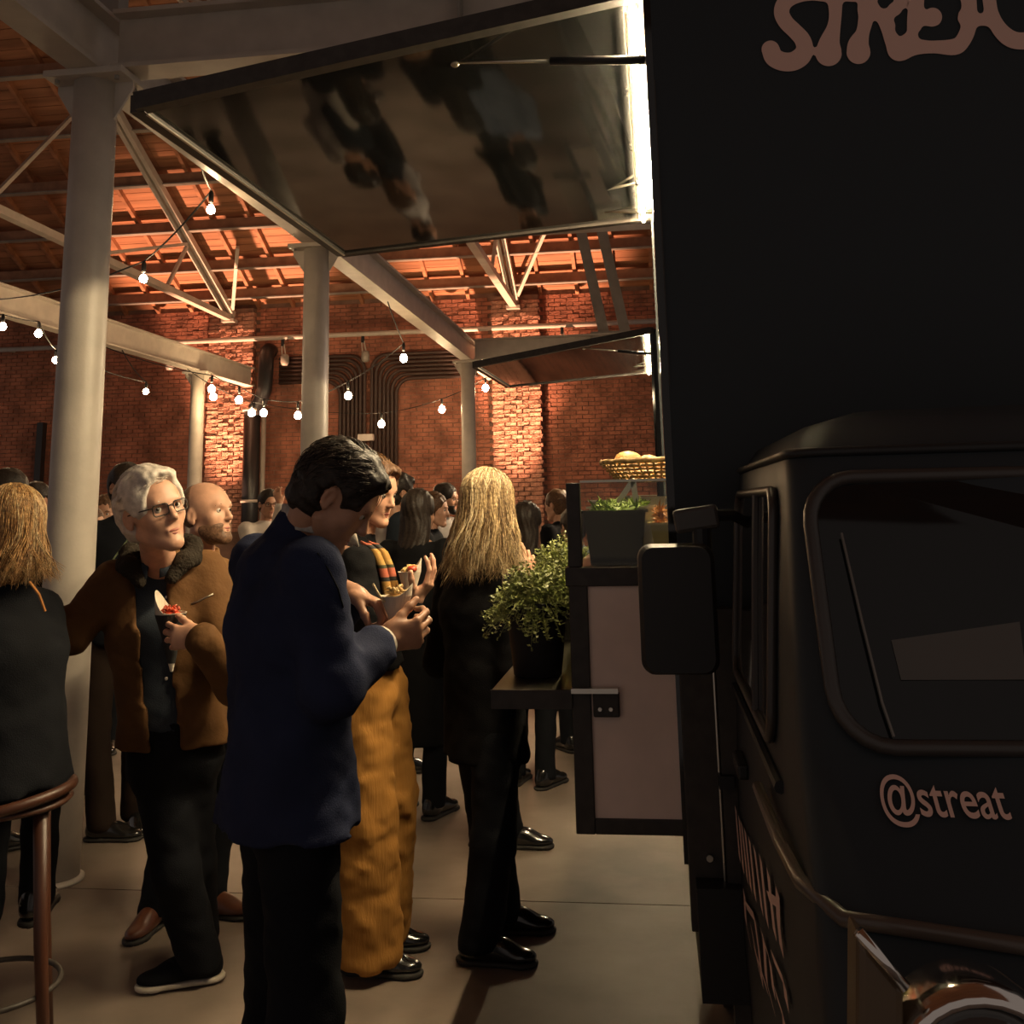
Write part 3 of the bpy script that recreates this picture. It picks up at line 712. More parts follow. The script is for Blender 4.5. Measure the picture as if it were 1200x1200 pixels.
MB().lathe([(.001, .004), (1, .004)], (0, 0, 0), 24, capb=False, capt=False)
m = MB(); m.add([oval(2 * math.pi * i / 24, .135, .095, .004) for i in range(24)], [tuple(range(24))]); m.build('basket_base', M_WICK, bk)
M_BREAD = mat('bread_crust', (.68, .36, .12), .5, vary=(14, .35), bump=(40, .2))
for i, (px, py, rx, rz, Y) in enumerate(((736, 539, .044, .034, 3.31), (761, 545, .044, .028, 3.37), (792, 545, .050, .030, 3.30), (754, 553, .034, .019, 3.262))):
    q = at(px, py, Y=Y)
    o = MB().ball(q, (rx, .040, rz), 20, 12)
    o.v = [(x + .004 * math.sin(40 * y + i), y, z + .006 * math.sin(26 * x + 2 * i) * (1 if z > q[2] else 0)) for x, y, z in o.v]
    o = o.build('bread_roll', M_BREAD, smooth=True)
    tag(o, ['large golden bread roll on top of the wicker basket', 'bread roll in the basket next to the large one', 'bread roll in the basket beside the truck wall', 'low bread roll tucked under the large one at the basket rim'][i], 'bread', 'bread rolls in the basket')
# ================================================================== string lights
def string(label, pts, ends, drop=.13, br=.034):
    P = [at(x, y, Y=Y) for x, y, Y in pts]
    r = thing('string_lights', label, 'string lights', P[0] + (0, 0, drop), 'strings of warm bulbs')
    tops = [p + np.array((0, 0, drop)) for p in P]
    nodes = [np.array(ends[0], float)] + tops + [np.array(ends[1], float)]
    path = []
    for a, c in zip(nodes[:-1], nodes[1:]):
        L = np.linalg.norm(c - a)
        for k in range(8):
            t = k / 8; path.append(a + (c - a) * t - np.array((0, 0, .06 * L * 4 * t * (1 - t) * .5)))
    path.append(nodes[-1])
    MB().tube(path, .007, 5).build('cable', M_CABLE, r)
    for p, t in zip(P, tops):
        s = MB().lathe([(.010, .0), (.018, -.02), (.018, -.075), (.015, -.09)], t, 10).build('socket', M_PLASTIC, r, smooth=True)
        MB().lathe([(.013, br * 1.15), (br * .75, br * .75), (br, 0), (br * .8, -br * .65), (br * .3, -br * .98)], p, 14).build('bulb', M_WARM, s, smooth=True)
string('string of two warm bulbs between the thick column and the near canopy', [(168, 327, 7.2), (247, 246, 6.6)], [(-7.09, 9.5, 3.83), (-2.80, 6.0, 3.82)], .14, .030)
string('string of warm bulbs passing behind the thick column above the seated woman', [(3, 383, 9), (45, 391, 9.3), (65, 422, 10.5), (171, 459, 12)], [(-6.6, 8.6, 3.5), (-7.09, 13, 3.8)], .12, .036)
string('string of warm bulbs crossing in front of the drainpipe', [(248, 456, 12), (280, 469, 12), (309, 484, 12), (349, 487, 12), (408, 464, 11.5), (473, 420, 11)], [(-7.09, 12.2, 3.8), (-2.75, 10.6, 3.8)], .17, .044)
string('low string of warm bulbs reaching behind the slender column', [(250, 465, 15), (295, 484, 15), (447, 497, 15.6), (518, 480, 16), (569, 455, 16.4)], [(-7.09, 15.0, 3.8), (-1.6, 15.45, 3.81)], .17, .055)
# pillar uplights standing on the floor
for i, (a, c) in enumerate(PILL):
    x = (a + c) / 2
    u = thing('uplight', ['floor uplight at the foot of the pillar beside the drainpipe', 'floor uplight at the foot of the pillar behind the blonde woman'][i], 'uplight', (x, 17.02, 0), 'floor uplights')
    MB().lathe([(.10, 0), (.10, .02), (.07, .03), (.09, .08), (.09, .2)], (x, 17.02, 0), 20).build('lamp_body', M_PLASTIC, u, smooth=True)
    light('uplight_beam', 'SPOT', (x, 17.02, .26), 4600, (1, .48, .27), .06, target=(x, 17.08, 4.2), spot_size=math.radians(46), spot_blend=.6)
# ================================================================== people: smooth implicit surfaces turned into meshes
def V3(*a): return np.array(a, float)
def nrm(v): v = np.asarray(v, float); return v / (np.linalg.norm(v) + 1e-12)
# primitive: (bbox_lo, bbox_hi, func(P)->d)
def cone(a, b, ra, rb):
    a = np.asarray(a, float); b = np.asarray(b, float); ba = b - a; L = ba @ ba + 1e-12
    def f(P):
        pa = P - a.astype(np.float32); t = np.clip(pa @ (ba / L).astype(np.float32), 0, 1)
        d = pa - t[..., None] * ba.astype(np.float32)
        return np.sqrt(np.einsum('...i,...i', d, d)) - (ra + (rb - ra) * t)
    r = max(ra, rb); return (np.minimum(a, b) - r, np.maximum(a, b) + r, f)
def chain(pts, rs): return [cone(pts[i], pts[i + 1], rs[i], rs[i + 1]) for i in range(len(pts) - 1)]
def ell(c, r, R=None):
    c = np.asarray(c, float); r = np.asarray(r, float)
    def f(P):
        q = P - c.astype(np.float32)
        if R is not None: q = q @ R.astype(np.float32)
        k0 = np.sqrt(((q / r.astype(np.float32)) ** 2).sum(-1)); k1 = np.sqrt(((q / (r * r).astype(np.float32)) ** 2).sum(-1)) + 1e-6
        return k0 * (k0 - 1) / k1
    m = r if R is None else np.full(3, r.max()); return (c - m, c + m, f)
def econe(a, b, ra, rb, side):   # elliptical tapered segment: radii (across side axis, other)
    a = np.asarray(a, float); b = np.asarray(b, float); ax = nrm(b - a); L = np.linalg.norm(b - a)
    sd = nrm(np.asarray(side) - ax * (np.asarray(side) @ ax)); fw = np.cross(ax, sd)
    A = np.stack([ax, sd, fw], 1).astype(np.float32)
    def f(P):
        q = (P - a.astype(np.float32)) @ A
        t = np.clip(q[..., 0] / L, 0, 1); over = q[..., 0] - t * L
        rx = ra[0] + (rb[0] - ra[0]) * t; ry = ra[1] + (rb[1] - ra[1]) * t
        x = q[..., 1]; y = q[..., 2]; k = np.sqrt((x / rx) ** 2 + (y / ry) ** 2 + (over / np.minimum(rx, ry)) ** 2)
        k1 = np.sqrt((x / rx ** 2) ** 2 + (y / ry ** 2) ** 2 + (over / np.minimum(rx, ry) ** 2) ** 2) + 1e-6
        return k * (k - 1) / k1
    m = max(*ra, *rb); return (np.minimum(a, b) - m, np.maximum(a, b) + m, f)
def slab(c, R, h):   # oriented box, R columns = axes
    c = np.asarray(c, float); h = np.asarray(h, float)
    def f(P):
        q = np.abs((P - c.astype(np.float32)) @ R.astype(np.float32)) - h.astype(np.float32)
        return np.sqrt((np.maximum(q, 0) ** 2).sum(-1)) + np.minimum(q.max(-1), 0)
    m = np.linalg.norm(h); return (c - m, c + m, f)
def field(prims, lo, hi, h, k=.02, subs=(), post=None):
    lo = np.asarray(lo, float); n = np.maximum(np.ceil((np.asarray(hi) - lo) / h).astype(int) + 1, 3)
    ax = [(lo[i] + h * np.arange(n[i])).astype(np.float32) for i in range(3)]
    G = np.full(n, .2, np.float32)
    def sl(p, m):
        r = []
        for i in range(3):
            a = max(0, int((p[0][i] - m - lo[i]) / h)); b = min(n[i], int((p[1][i] + m - lo[i]) / h) + 2)
            if b <= a: return None
            r.append(slice(a, b))
        return tuple(r)
    def pts(s): return np.stack(np.meshgrid(ax[0][s[0]], ax[1][s[1]], ax[2][s[2]], indexing='ij'), -1)
    for p in prims:
        kk = k
        if len(p) == 4: kk = p[3]
        s = sl(p, kk + 2 * h)
        if s is None: continue
        d = p[2](pts(s)); a = G[s]
        hh = np.clip(.5 + .5 * (d - a) / kk, 0, 1); G[s] = d * (1 - hh) + a * hh - kk * hh * (1 - hh)
    for p in subs:
        kk = p[3] if len(p) == 4 else k * .5
        s = sl(p, kk + 2 * h)
        if s is None: continue
        d = -p[2](pts(s)); a = G[s]
        hh = np.clip(.5 - .5 * (d - a) / kk, 0, 1); G[s] = d * (1 - hh) + a * hh + kk * hh * (1 - hh)
    if post is not None:
        s = (slice(0, n[0]), slice(0, n[1]), slice(0, n[2])); G = post(pts(s), G)
    return G, lo
def surfnet(G, lo, h):
    S = G < 0
    S[0] = S[-1] = False; S[:, 0] = S[:, -1] = False; S[:, :, 0] = S[:, :, -1] = False
    c = np.zeros(tuple(x - 1 for x in G.shape), np.int8)
    for i in (0, 1):
        for j in (0, 1):
            for k in (0, 1): c += S[i:i + c.shape[0], j:j + c.shape[1], k:k + c.shape[2]]
    act = np.argwhere((c > 0) & (c < 8)); idx = -np.ones(c.shape, np.int64); idx[tuple(act.T)] = np.arange(len(act))
    acc = np.zeros((len(act), 3)); cnt = np.zeros(len(act))
    cor = [(i, j, k) for i in (0, 1) for j in (0, 1) for k in (0, 1)]
    for a in cor:
        for d in range(3):
            if a[d] == 0:
                b = list(a); b[d] = 1
                A = act + a; B = act + b; ga = G[tuple(A.T)]; gb = G[tuple(B.T)]
                m = S[tuple(A.T)] != S[tuple(B.T)]
                t = np.where(m, np.clip(ga / np.where(np.abs(ga - gb) < 1e-9, 1, ga - gb), 0, 1), 0)
                p = np.array(a, float) + 0 * acc; p[:, d] += t
                acc[m] += p[m]; cnt[m] += 1
    V = lo + h * (act + acc / np.maximum(cnt, 1)[:, None])
    Q = []
    for d in range(3):
        e1, e2 = [(1, 2), (2, 0), (0, 1)][d]
        sl0 = [slice(None)] * 3; sl1 = [slice(None)] * 3; sl0[d] = slice(0, -1); sl1[d] = slice(1, None)
        E = np.argwhere(S[tuple(sl0)] != S[tuple(sl1)])
        E = E[(E[:, e1] > 0) & (E[:, e2] > 0)]
        if not len(E): continue
        o1 = np.zeros(3, int); o1[e1] = 1; o2 = np.zeros(3, int); o2[e2] = 1
        q = np.stack([idx[tuple((E - o1 - o2).T)], idx[tuple((E - o2).T)], idx[tuple(E.T)], idx[tuple((E - o1).T)]], 1)
        fl = ~S[tuple(E.T)]
        q[fl] = q[fl][:, ::-1]; Q.append(q)
    return V, np.concatenate(Q) if Q else np.zeros((0, 4), int)
def bounds(prims, pad):
    return np.min([p[0] for p in prims], 0) - pad, np.max([p[1] for p in prims], 0) + pad
def sdf_mesh(prims, h, k=.02, subs=(), post=None, lo=None, hi=None):
    l, u = bounds(prims, .02 + 2 * h)
    lo = l if lo is None else np.maximum(l, lo); hi = u if hi is None else np.minimum(u, hi)
    G, lo = field(prims, lo, hi, h, k, subs, post)
    return surfnet(G, lo, h)
def np_obj(name, parts, mats, parent, midx=None, smooth=True):
    off = np.array(wloc(parent)); vs = []; fs = []; o = 0; mi = []
    for i, (V, Q) in enumerate(parts):
        vs.append(V - off); fs.append(Q + o); o += len(V); mi += [min(i, len(mats) - 1) if midx is None else midx[i]] * len(Q)
    V = np.concatenate(vs); Q = np.concatenate(fs)
    me = bpy.data.meshes.new(name); me.vertices.add(len(V)); me.vertices.foreach_set('co', V.astype(np.float32).ravel())
    me.loops.add(len(Q) * 4); me.polygons.add(len(Q)); me.loops.foreach_set('vertex_index', Q.ravel().astype(np.int32))
    me.polygons.foreach_set('loop_start', np.arange(0, len(Q) * 4, 4, dtype=np.int32))
    me.polygons.foreach_set('material_index', np.array(mi, np.int32)); me.polygons.foreach_set('use_smooth', np.full(len(Q), smooth))
    for m in mats: me.materials.append(m)
    me.update(); me.validate()
    ob = bpy.data.objects.new(name, me); COL.objects.link(ob); ob.parent = parent
    return ob
def noise(P, f, seed=0):   # cheap smooth noise from crossed sines
    x, y, z = P[..., 0] * f + seed, P[..., 1] * f + 1.7 * seed, P[..., 2] * f - seed
    return (np.sin(x + 1.7 * np.sin(y * .9 + z * .6)) + np.sin(y * 1.1 + 1.5 * np.sin(z * 1.2 + x * .5)) + np.sin(z * .95 + 1.6 * np.sin(x * .8 - y * .7))) / 3
# ---- materials for people
SKIN = {}
def skin(name, c): 
    return mat('skin_' + name, c, .48, vary=(30, .12), bump=(160, .05, .002))
M_SKIN = skin('warm', (.56, .30, .19)); M_SKIN2 = skin('tan', (.47, .24, .145)); M_SKIN3 = skin('rosy', (.60, .33, .22))
def hairmat(name, c, c2=None): return mat('hair_' + name, c, .5, vary=(90, .45), bump=(120, .45, .004), spec=.3, col2=c2)
M_HDG = hairmat('dark_sheen', (.06, .045, .035)); M_HDK = hairmat('dark', (.022, .015, .011)); M_HBR = hairmat('brown', (.10, .05, .025)); M_HBL = hairmat('blonde', (.38, .25, .12), (.55, .40, .21))
M_HBD = hairmat('dark_blonde', (.13, .075, .035), (.24, .15, .07)); M_HBP = hairmat('pale_blonde', (.60, .46, .27), (.74, .60, .38)); M_HGD = hairmat('deep_gold', (.14, .065, .022), (.24, .12, .04)); M_HGB = hairmat('golden_brown', (.32, .17, .06), (.55, .32, .13)); M_HWH = mat('hair_white', (.62, .56, .50), .5, vary=(60, .18), bump=(120, .4, .004), spec=.3)
M_STUB = hairmat('stubble', (.16, .085, .05))
M_EYE = mat('eye_white', (.55, .48, .42), .2); M_IRIS = mat('iris', (.03, .02, .015), .15); M_LIP = mat('lips', (.42, .15, .11), .4)
def cloth(name, c, rough=.85, b=(300, .25), vary=(6, .2)): return mat('cloth_' + name, c, rough, vary=vary, bump=b, spec=.12)
C_BLUE = cloth('navy_blue', (.021, .027, .060)); C_DARK = cloth('charcoal', (.008, .009, .012)); C_BLACK = cloth('black', (.006, .006, .007))
C_SUEDE = cloth('brown_suede', (.13, .065, .026), .8, (40, .3)); C_SHEAR = cloth('shearling', (.030, .024, .018), .95, (90, .9)); C_SHIRT = cloth('slate_shirt', (.045, .055, .070))
C_TAN = cloth('tan_jacket', (.19, .10, .042), .8, (40, .25)); C_MUST = mat('cloth_mustard_cord', (.33, .155, .035), .9, vary=(5, .25), bump=(90, .5, .006), spec=.2, stretch=(1, 1, .12)); C_WHITE = cloth('white_shirt', (.60, .53, .46))
C_GREY = cloth('grey_shirt', (.30, .27, .25)); C_OLIVE = cloth('dark_olive', (.03, .03, .022)); C_LBLUE = cloth('pale_blue', (.26, .32, .42)); C_BROWN = cloth('dark_brown', (.018, .011, .008))
L_BLACK = mat('black_leather', (.010, .010, .010), .18, spec=.8); L_BROWN = mat('brown_leather', (.10, .035, .018), .3, spec=.6); M_SOLE = mat('shoe_sole', (.02, .018, .016), .7); M_WSOLE = mat('white_sole', (.50, .45, .38), .6)
M_RIM = mat('spectacle_rim', (.02, .016, .014), .25)
M_CARD = mat('white_card', (.72, .64, .52), .7); M_CARDK = mat('black_card', (.02, .02, .02), .6); M_RED = mat('tomato_red', (.50, .07, .03), .35, vary=(50, .4)); M_PASTA = mat('pasta', (.68, .46, .18), .45, vary=(50, .25)); M_WSTICK = mat('wooden_fork', (.62, .46, .26), .7)

from mathutils.bvhtree import BVHTree
def snap(ob, pts, off=.004):   # carry pixels onto the surface of a mesh that is already built
    me = ob.data; o = np.array(wloc(ob)); bv = BVHTree.FromPolygons([Vector(v.co) + Vector(o) for v in me.vertices], [tuple(p.vertices) for p in me.polygons])
    out = []
    for px, py in pts:
        d = nrm(CAM_M @ np.array([(px - X0) / F_PX, -(py - Y0) / F_PX, -1.0])); h, n_, i_, ds = bv.ray_cast(Vector(CAM_C), Vector(d))
        if h is not None: out.append(np.array(h) + np.array(n_) * off)
    return out
def part(root, name):
    return [c for c in root.children if c.name.split('.')[0] == name][0]
def rot_frame(yaw, pitch=0, roll=0):   # columns: right, forward, up ; yaw degrees from +X, pitch>0 looks down, roll>0 tilts to the right
    h = math.radians(yaw); f = V3(math.cos(h), math.sin(h), 0); r = V3(math.sin(h), -math.cos(h), 0); u = V3(0, 0, 1)
    p = math.radians(pitch); f2 = f * math.cos(p) - u * math.sin(p); u2 = u * math.cos(p) + f * math.sin(p)
    q = math.radians(roll); r2 = r * math.cos(q) - u2 * math.sin(q); u3 = u2 * math.cos(q) + r * math.sin(q)
    return np.stack([r2, f2, u3], 1)
def head_prims(fem=0, jaw=1.0, nose=1.0):
    P = [ell((0, -.014, .035), (.076, .098, .088)), ell((0, .028, -.028), (.062 * jaw, .064, .088)), ell((0, .012, .03), (.070, .078, .075))]
    for s in (-1, 1):
        P += [cone((s * .052 * jaw, .000, -.058), (s * .012, .072, -.102), .018, .016), ell((s * .042, .056, -.022), (.020, .020, .020))]
        P += [(*ell((s * .079, -.010, -.004), (.007, .018, .030), rot_frame(90 + s * 22, 0, 0)), .005), (*ell((s * .077, -.004, -.028), (.006, .009, .010)), .005)]
    P += [ell((0, .076, -.098), (.021, .018, .017)), cone((-.032, .080, .022), (.032, .080, .022), .011 - .004 * fem, .011 - .004 * fem),
          (*cone((0, .088, .014), (0, .106 * nose ** .2, -.026), .007, .0115), .008), (*ell((.009, .097, -.031), (.008, .010, .007)), .006), (*ell((-.009, .097, -.031), (.008, .010, .007)), .006)]
    P += [(*cone((-.017, .083, -.0605), (.017, .083, -.0605), .0065, .0065), .006), (*cone((-.014, .083, -.072), (.014, .083, -.072), .0070, .0070), .006)]
    S = []
    for s in (-1, 1):
        S += [(*ell((s * .031, .097, .004), (.015, .016, .0095)), .012), (*ell((s * .087, -.006, -.004), (.0065, .009, .018)), .005)]
    S += [(*cone((-.020, .094, -.0665), (.020, .094, -.0665), .0022, .0022), .003)]
    return P, S
def neck_prims(): return [cone((0, -.018, -.05), (0, -.045, -.19), .054, .058)]
def xf(VQ, R, c, s=1.0): return (VQ[0] * s @ R.T + c, VQ[1])
def add_head(root, c, yaw, pitch, roll, skinm, hair, style, h=.006, scale=1.0, fem=0, glasses=False, beard=None, eyes=True, jaw=1.0, neck_to=None, comb=(0, 1, 0), gaze=None, hlen=None):
    R = rot_frame(yaw, pitch, roll)
    P, S = head_prims(fem, jaw)
    if fem: P = [p for p in P]
    VQ = sdf_mesh(P, h, .022, S)
    out = [xf(VQ, R, c, scale)]
    def hair_mesh(prims, subs, post=None, name='hair', m=hair, k=.02, hh=None):
        v = sdf_mesh(prims, hh or h, k, subs, post); return np_obj(name, [xf(v, R, c, scale)], [m], root)
    if style in ('short', 'wavy', 'white'):
        g = .012 if style == 'short' else .016
        pr = [ell((0, -.018, .040), (.078 + g, .100 + g, .090 + g)), ell((0, -.045, -.02), (.068 + g * .6, .062 + g, .075))]
        if style == 'white': pr += [ell((0, .045, .100), (.062, .045, .026)), ell((-.05, -.01, .02), (.035, .075, .075)), ell((.05, -.01, .02), (.035, .075, .075))]
        if style == 'wavy': pr += [ell((.0, .045, .098), (.060, .048, .026)), ell((.04, .05, .085), (.03, .035, .022)), ell((-.04, .05, .085), (.03, .035, .022))]
        fy = .070 if style != 'short' else .066
        sb = [(*(ell((0, .120, -.015), (.072, .072, .100)) if style == 'short' else ell((0, .122, -.004), (.076, .076, .106)) if style == 'wavy' else ell((0, .125, .005), (.078, .082, .112))), .012), (*slab((0, .09, -.12), np.eye(3), (.12, .09, .085)), .02)]
        for s in (-1, 1): sb += [(*ell((s * .088, -.004, -.012), (.028, .030, .042)), .008), (*slab((s * .1, .055, -.07), np.eye(3), (.06, .05, .06)), .02)]
        sb += [(*slab((0, 0, -.17), np.eye(3), (.2, .2, .09)), .02)]
        amp = .0055 if style == 'wavy' else .0032
        def post(X, G):
            u = X[..., 1] * 14 + X[..., 2] * 10
            st = np.sin((X[..., 0] * 230 + 30 * np.sin(u) * .25)) * .5 + np.sin(X[..., 2] * 120 + X[..., 0] * 160 + 4 * np.sin(X[..., 1] * 35)) * .5
            return G + amp * st * .6 + amp * noise(X, 60, 2)
        hair_mesh(pr, sb, post)
    elif style == 'buzz':
        pr = [ell((0, -.020, .034), (.079, .101, .089))]
        sb = [(*ell((0, .075, .085), (.085, .11, .075)), .02), (*slab((0, .10, -.05), np.eye(3), (.2, .095, .2)), .03), (*slab((0, 0, -.15), np.eye(3), (.2, .2, .09)), .02)]
        for s in (-1, 1): sb += [(*ell((s * .080, .0, -.015), (.02, .03, .04)), .01)]
        hair_mesh(pr, sb, m=hair)
    elif style in ('long', 'long_back', 'bob'):
        L = hlen or -.26
        pr = [ell((0, -.018, .042), (.088, .108, .098)), econe((0, -.035, .02), (0, -.055, L * .75), (.088, .080), (.095, .055), (1, 0, 0)), econe((0, -.055, L * .75), (0, -.06, L), (.092, .05), (.06, .02), (1, 0, 0))]
        sb = [(*ell((0, .125, -.02), (.066, .078, .105)), .012), (*slab((0, .12, -.22), np.eye(3), (.14, .115, .15)), .03)]
        def post(X, G):
            st = np.sin(X[..., 0] * 190 + 3 * np.sin(X[..., 2] * 20) + 60 * X[..., 1]) * .6 + np.sin(X[..., 1] * 200 + 40 * X[..., 0] + 2.4 * np.sin(X[..., 2] * 26 + 1)) * .4
            return G + .0045 * st + .003 * noise(X, 28, 3)
        hair_mesh(pr, sb, post)
    if beard is not None:
        Pb = [ell((0, .030, -.055), (.064 * jaw, .064, .064)), ell((0, .076, -.098), (.024, .021, .020))] + [cone((s * .053 * jaw, .0, -.058), (s * .012, .073, -.102), .0205, .0185) for s in (-1, 1)]
        sb = [(*slab((0, .0, .06), np.eye(3), (.2, .2, .098)), .012), (*slab((0, -.12, 0), np.eye(3), (.2, .12, .2)), .02), (*ell((0, .10, -.064), (.026, .03, .013)), .006), (*ell((0, .1, -.02), (.03, .05, .03)), .01)]
        v = sdf_mesh(Pb, h, .016, sb); np_obj('beard', [xf(v, R, c, scale)], [beard], root)
    T = lambda p: R @ (np.array(p, float) * scale) + c
    if eyes:
        for s in (-1, 1):
            e = MB().ball(T((s * .031, .0755, .004)), .0125 * scale, 12, 8).build('eye', M_EYE, root, smooth=True)
            g = V3(0, 1, 0) if gaze is None else nrm(gaze)
            MB().ball(T(V3(s * .031, .0755, .004) + g * .0085), .0062 * scale, 10, 6).build('iris', M_IRIS, e, smooth=True)
            MB().tube([T((s * .014, .0905, .021)), T((s * .031, .0915, .0265)), T((s * .048, .080, .021))], [.0035 * scale, .004 * scale, .002 * scale], 6).build('eyebrow', hair, root, smooth=True)
        MB().tube([T((-.023, .0835, -.0655)), T((-.009, .0900, -.0635)), T((.009, .0900, -.0635)), T((.023, .0835, -.0655))], [.0015, .0040 * scale, .0040 * scale, .0015], 6).build('lips', M_LIP, root, smooth=True)
        MB().tube([T((-.018, .0840, -.0705)), T((0, .0905, -.0735)), T((.018, .0840, -.0705))], [.0015, .0046 * scale, .0015], 6).build('lips', M_LIP, root, smooth=True)
    if glasses:
        g = MB(); gy = .101
        for s in (-1, 1):
            pts = [T((x, gy - abs(x) * .12, z)) for x, z in rrect(min(s * .009, s * .056), max(s * .009, s * .056), -.014, .018, .009, 4)]
            g.tube(pts + pts[:1], .0021, 6, cap=False)
            g.tube([T((s * .056, gy - .007, .012)), T((s * .075, .06, .012)), T((s * .082, .0, .008))], .0022, 6)
        g.tube([T((-.009, gy, .008)), T((0, gy + .003, .011)), T((.009, gy, .008))], .0018, 6)
        g.build('glasses', M_RIM, root, smooth=True)
    return out, R
def add_strands(root, c, R, mats, n, zend, seed, spread=1.0, scale=1.0, sway=(0, 0), r0=.0022, wave=.004, name='hair_strands', curl=0.0, face_gap=55, lenv=(.72, 1.08)):
    rs = np.random.RandomState(seed); mb = MB()
    for i in range(n // 3):      # locks of three strands each
        az = rs.uniform(face_gap, 360 - face_gap); a0 = math.radians(az)
        k0 = rs.uniform(1.0, 1.06); th0 = rs.uniform(40, 90); ph = rs.uniform(0, 6.28); ze0 = zend * rs.uniform(*lenv); wob = rs.normal() * .38; sw = rs.normal(size=2) * .020; wv = wave * rs.uniform(.3, 1.3)
        out = rs.uniform(0, 1) ** 2; mi = int(rs.choice(len(mats), p=[.45, .2, .35][:len(mats)] if len(mats) == 3 else None))
        for _ in range(3):
            a = a0 + rs.normal() * .05; k = k0 + rs.uniform(0, .02); ze = ze0 * rs.uniform(.92, 1.05); pts = []
            for th in np.linspace(th0, -5, 6):
                t = math.radians(th); aa = a + wob * (88 - th) / 90; dx_, dy_ = math.sin(aa), math.cos(aa)
                pts.append(V3(.089 * k * math.cos(t) * dx_, -.018 + .109 * k * math.cos(t) * dy_, .042 + .098 * k * math.sin(t)))
            last = pts[-1]; nn = 8
            for j in range(1, nn + 1):
                f = j / nn; z = last[2] + (ze - last[2]) * f
                x = last[0] * (1 + (.10 + .35 * out) * spread * f) + wv * math.sin(ph + 6 * f) * f + (sway[0] + sw[0]) * f * f
                y = last[1] * (1 - .20 * f) - .015 * f + wv * math.cos(ph + 5 * f) * f + (sway[1] + sw[1]) * f * f
                if curl: x += curl * last[0] / .09 * f ** 4 * .03; z += curl * f ** 5 * .02 * math.sin(ph)
                pts.append(V3(x, y, z))
            rr_ = [r0 * scale * (1 if j < len(pts) - 4 else max(.15, 1 - .22 * (j - len(pts) + 5))) for j in range(len(pts))]
            mb.tube([R @ (p * scale) + c for p in pts], rr_, 4, cap=False, mi=mi)
    return mb.build(name, mats, root, smooth=True)
def add_short_strands(root, c, R, mats, n, seed, scale=1.0, length=.06, r0=.0011, lift=.010, part=.03, front=.075, low=-.06, comb=1.0, name='hair_strands'):
    rs = np.random.RandomState(seed); mb = MB()
    cen = V3(0, -.018, .040); rad = V3(.090, .112, .103)
    got = 0
    while got < n:
        d = nrm(rs.normal(size=3)); p = cen + d * rad
        if p[1] > front and p[2] < .085: continue
        if p[2] < low or (abs(p[0]) > .060 and p[2] < .034 and p[1] > -.050) or (p[1] > .02 and p[2] < .045 and abs(p[0]) < .2): continue
        got += 1
        side = 1 if p[0] > part else -1
        v = V3(side * .55 * (1 if p[2] > .06 else .15), -.8 * comb, -.35 - (.8 if p[2] < .06 else 0)) + rs.normal(size=3) * .22
        pts = []; q = p.copy(); L = length * rs.uniform(.6, 1.2); lf = lift * rs.uniform(-.2, 1)
        for j in range(6):
            e = (q - cen) / rad; nn = nrm(e / rad); e = e / np.linalg.norm(e); on = cen + e * rad
            if j > 1 and abs(on[0]) > .058 and on[2] < .036 and on[1] > -.05: break
            pts.append(on + nn * lf * math.sin(min(1, j / 3.5) * 1.6))
            t = v - nn * (v @ nn); q = on + nrm(t) * L / 5
        mb.tube([R @ (x * scale) + c for x in pts], [r0, r0, r0, r0, r0 * .8, r0 * .3][-len(pts):], 3, cap=False, mi=int(rs.randint(len(mats))))
    return mb.build(name, mats, root, smooth=True)
def hand_mesh(wrist, d, palm, right, curls, scale=1.0, h=.0042, spread=6, thumb=(35, 20, 25), stub=.03):
    y = nrm(d); pn = nrm(np.asarray(palm) - y * (np.asarray(palm) @ y)); z = -pn
    x = np.cross(y, pn) if right else np.cross(pn, y)
    P = [(*slab((0, .052, 0), np.eye(3), (.030, .036, .004)), .012)]
    P = [econe((0, .0, 0), (0, .085, 0), (.027, .016), (.038, .013), (1, 0, 0)), cone((0, -stub, 0), (0, .02, 0), .025, .024), ell((.026, .035, -.008), (.017, .032, .015))]
    specs = [(.029, .088, (.044, .026, .021), .0092), (.0095, .092, (.048, .030, .022), .0094), (-.0105, .089, (.045, .028, .021), .0088), (-.0285, .080, (.036, .021, .018), .0078)]
    for fi, (bx_, by, Ls, r) in enumerate(specs):
        cu = curls[fi] if hasattr(curls[0], '__len__') else curls
        p = V3(bx_, by, 0); ang = 0; sp = math.radians((1.5 - fi) * spread); pts = [p]; 
        for L, c_ in zip(Ls, cu):
            ang += math.radians(c_); dirv = V3(math.sin(sp) * math.cos(ang), math.cos(sp) * math.cos(ang), -math.sin(ang)); p = p + dirv * L; pts.append(p)
        P += [(*q, .005) for q in chain(pts, [r, r * .95, r * .86, r * .72])]
    a0, a1, a2 = [math.radians(v) for v in thumb]
    p = V3(.024, .022, -.006); pts = [p]; an = a0
    bend = 0
    for L, c_ in zip((.040, .032, .026), (0, a1, a2)):
        bend += c_
        dirv = V3(math.sin(an) * math.cos(bend * .8), math.cos(an) * math.cos(bend * .3), -.35 - math.sin(bend) * .7); dirv = nrm(dirv); p = p + dirv * L; pts.append(p)
        an -= c_ * .8
    P += [(*q, .007) for q in chain(pts, [.0135, .0115, .0105, .0085])]
    VQ = sdf_mesh(P, h, .012)
    return xf(VQ, np.stack([x, y, z], 1), np.asarray(wrist, float), scale)
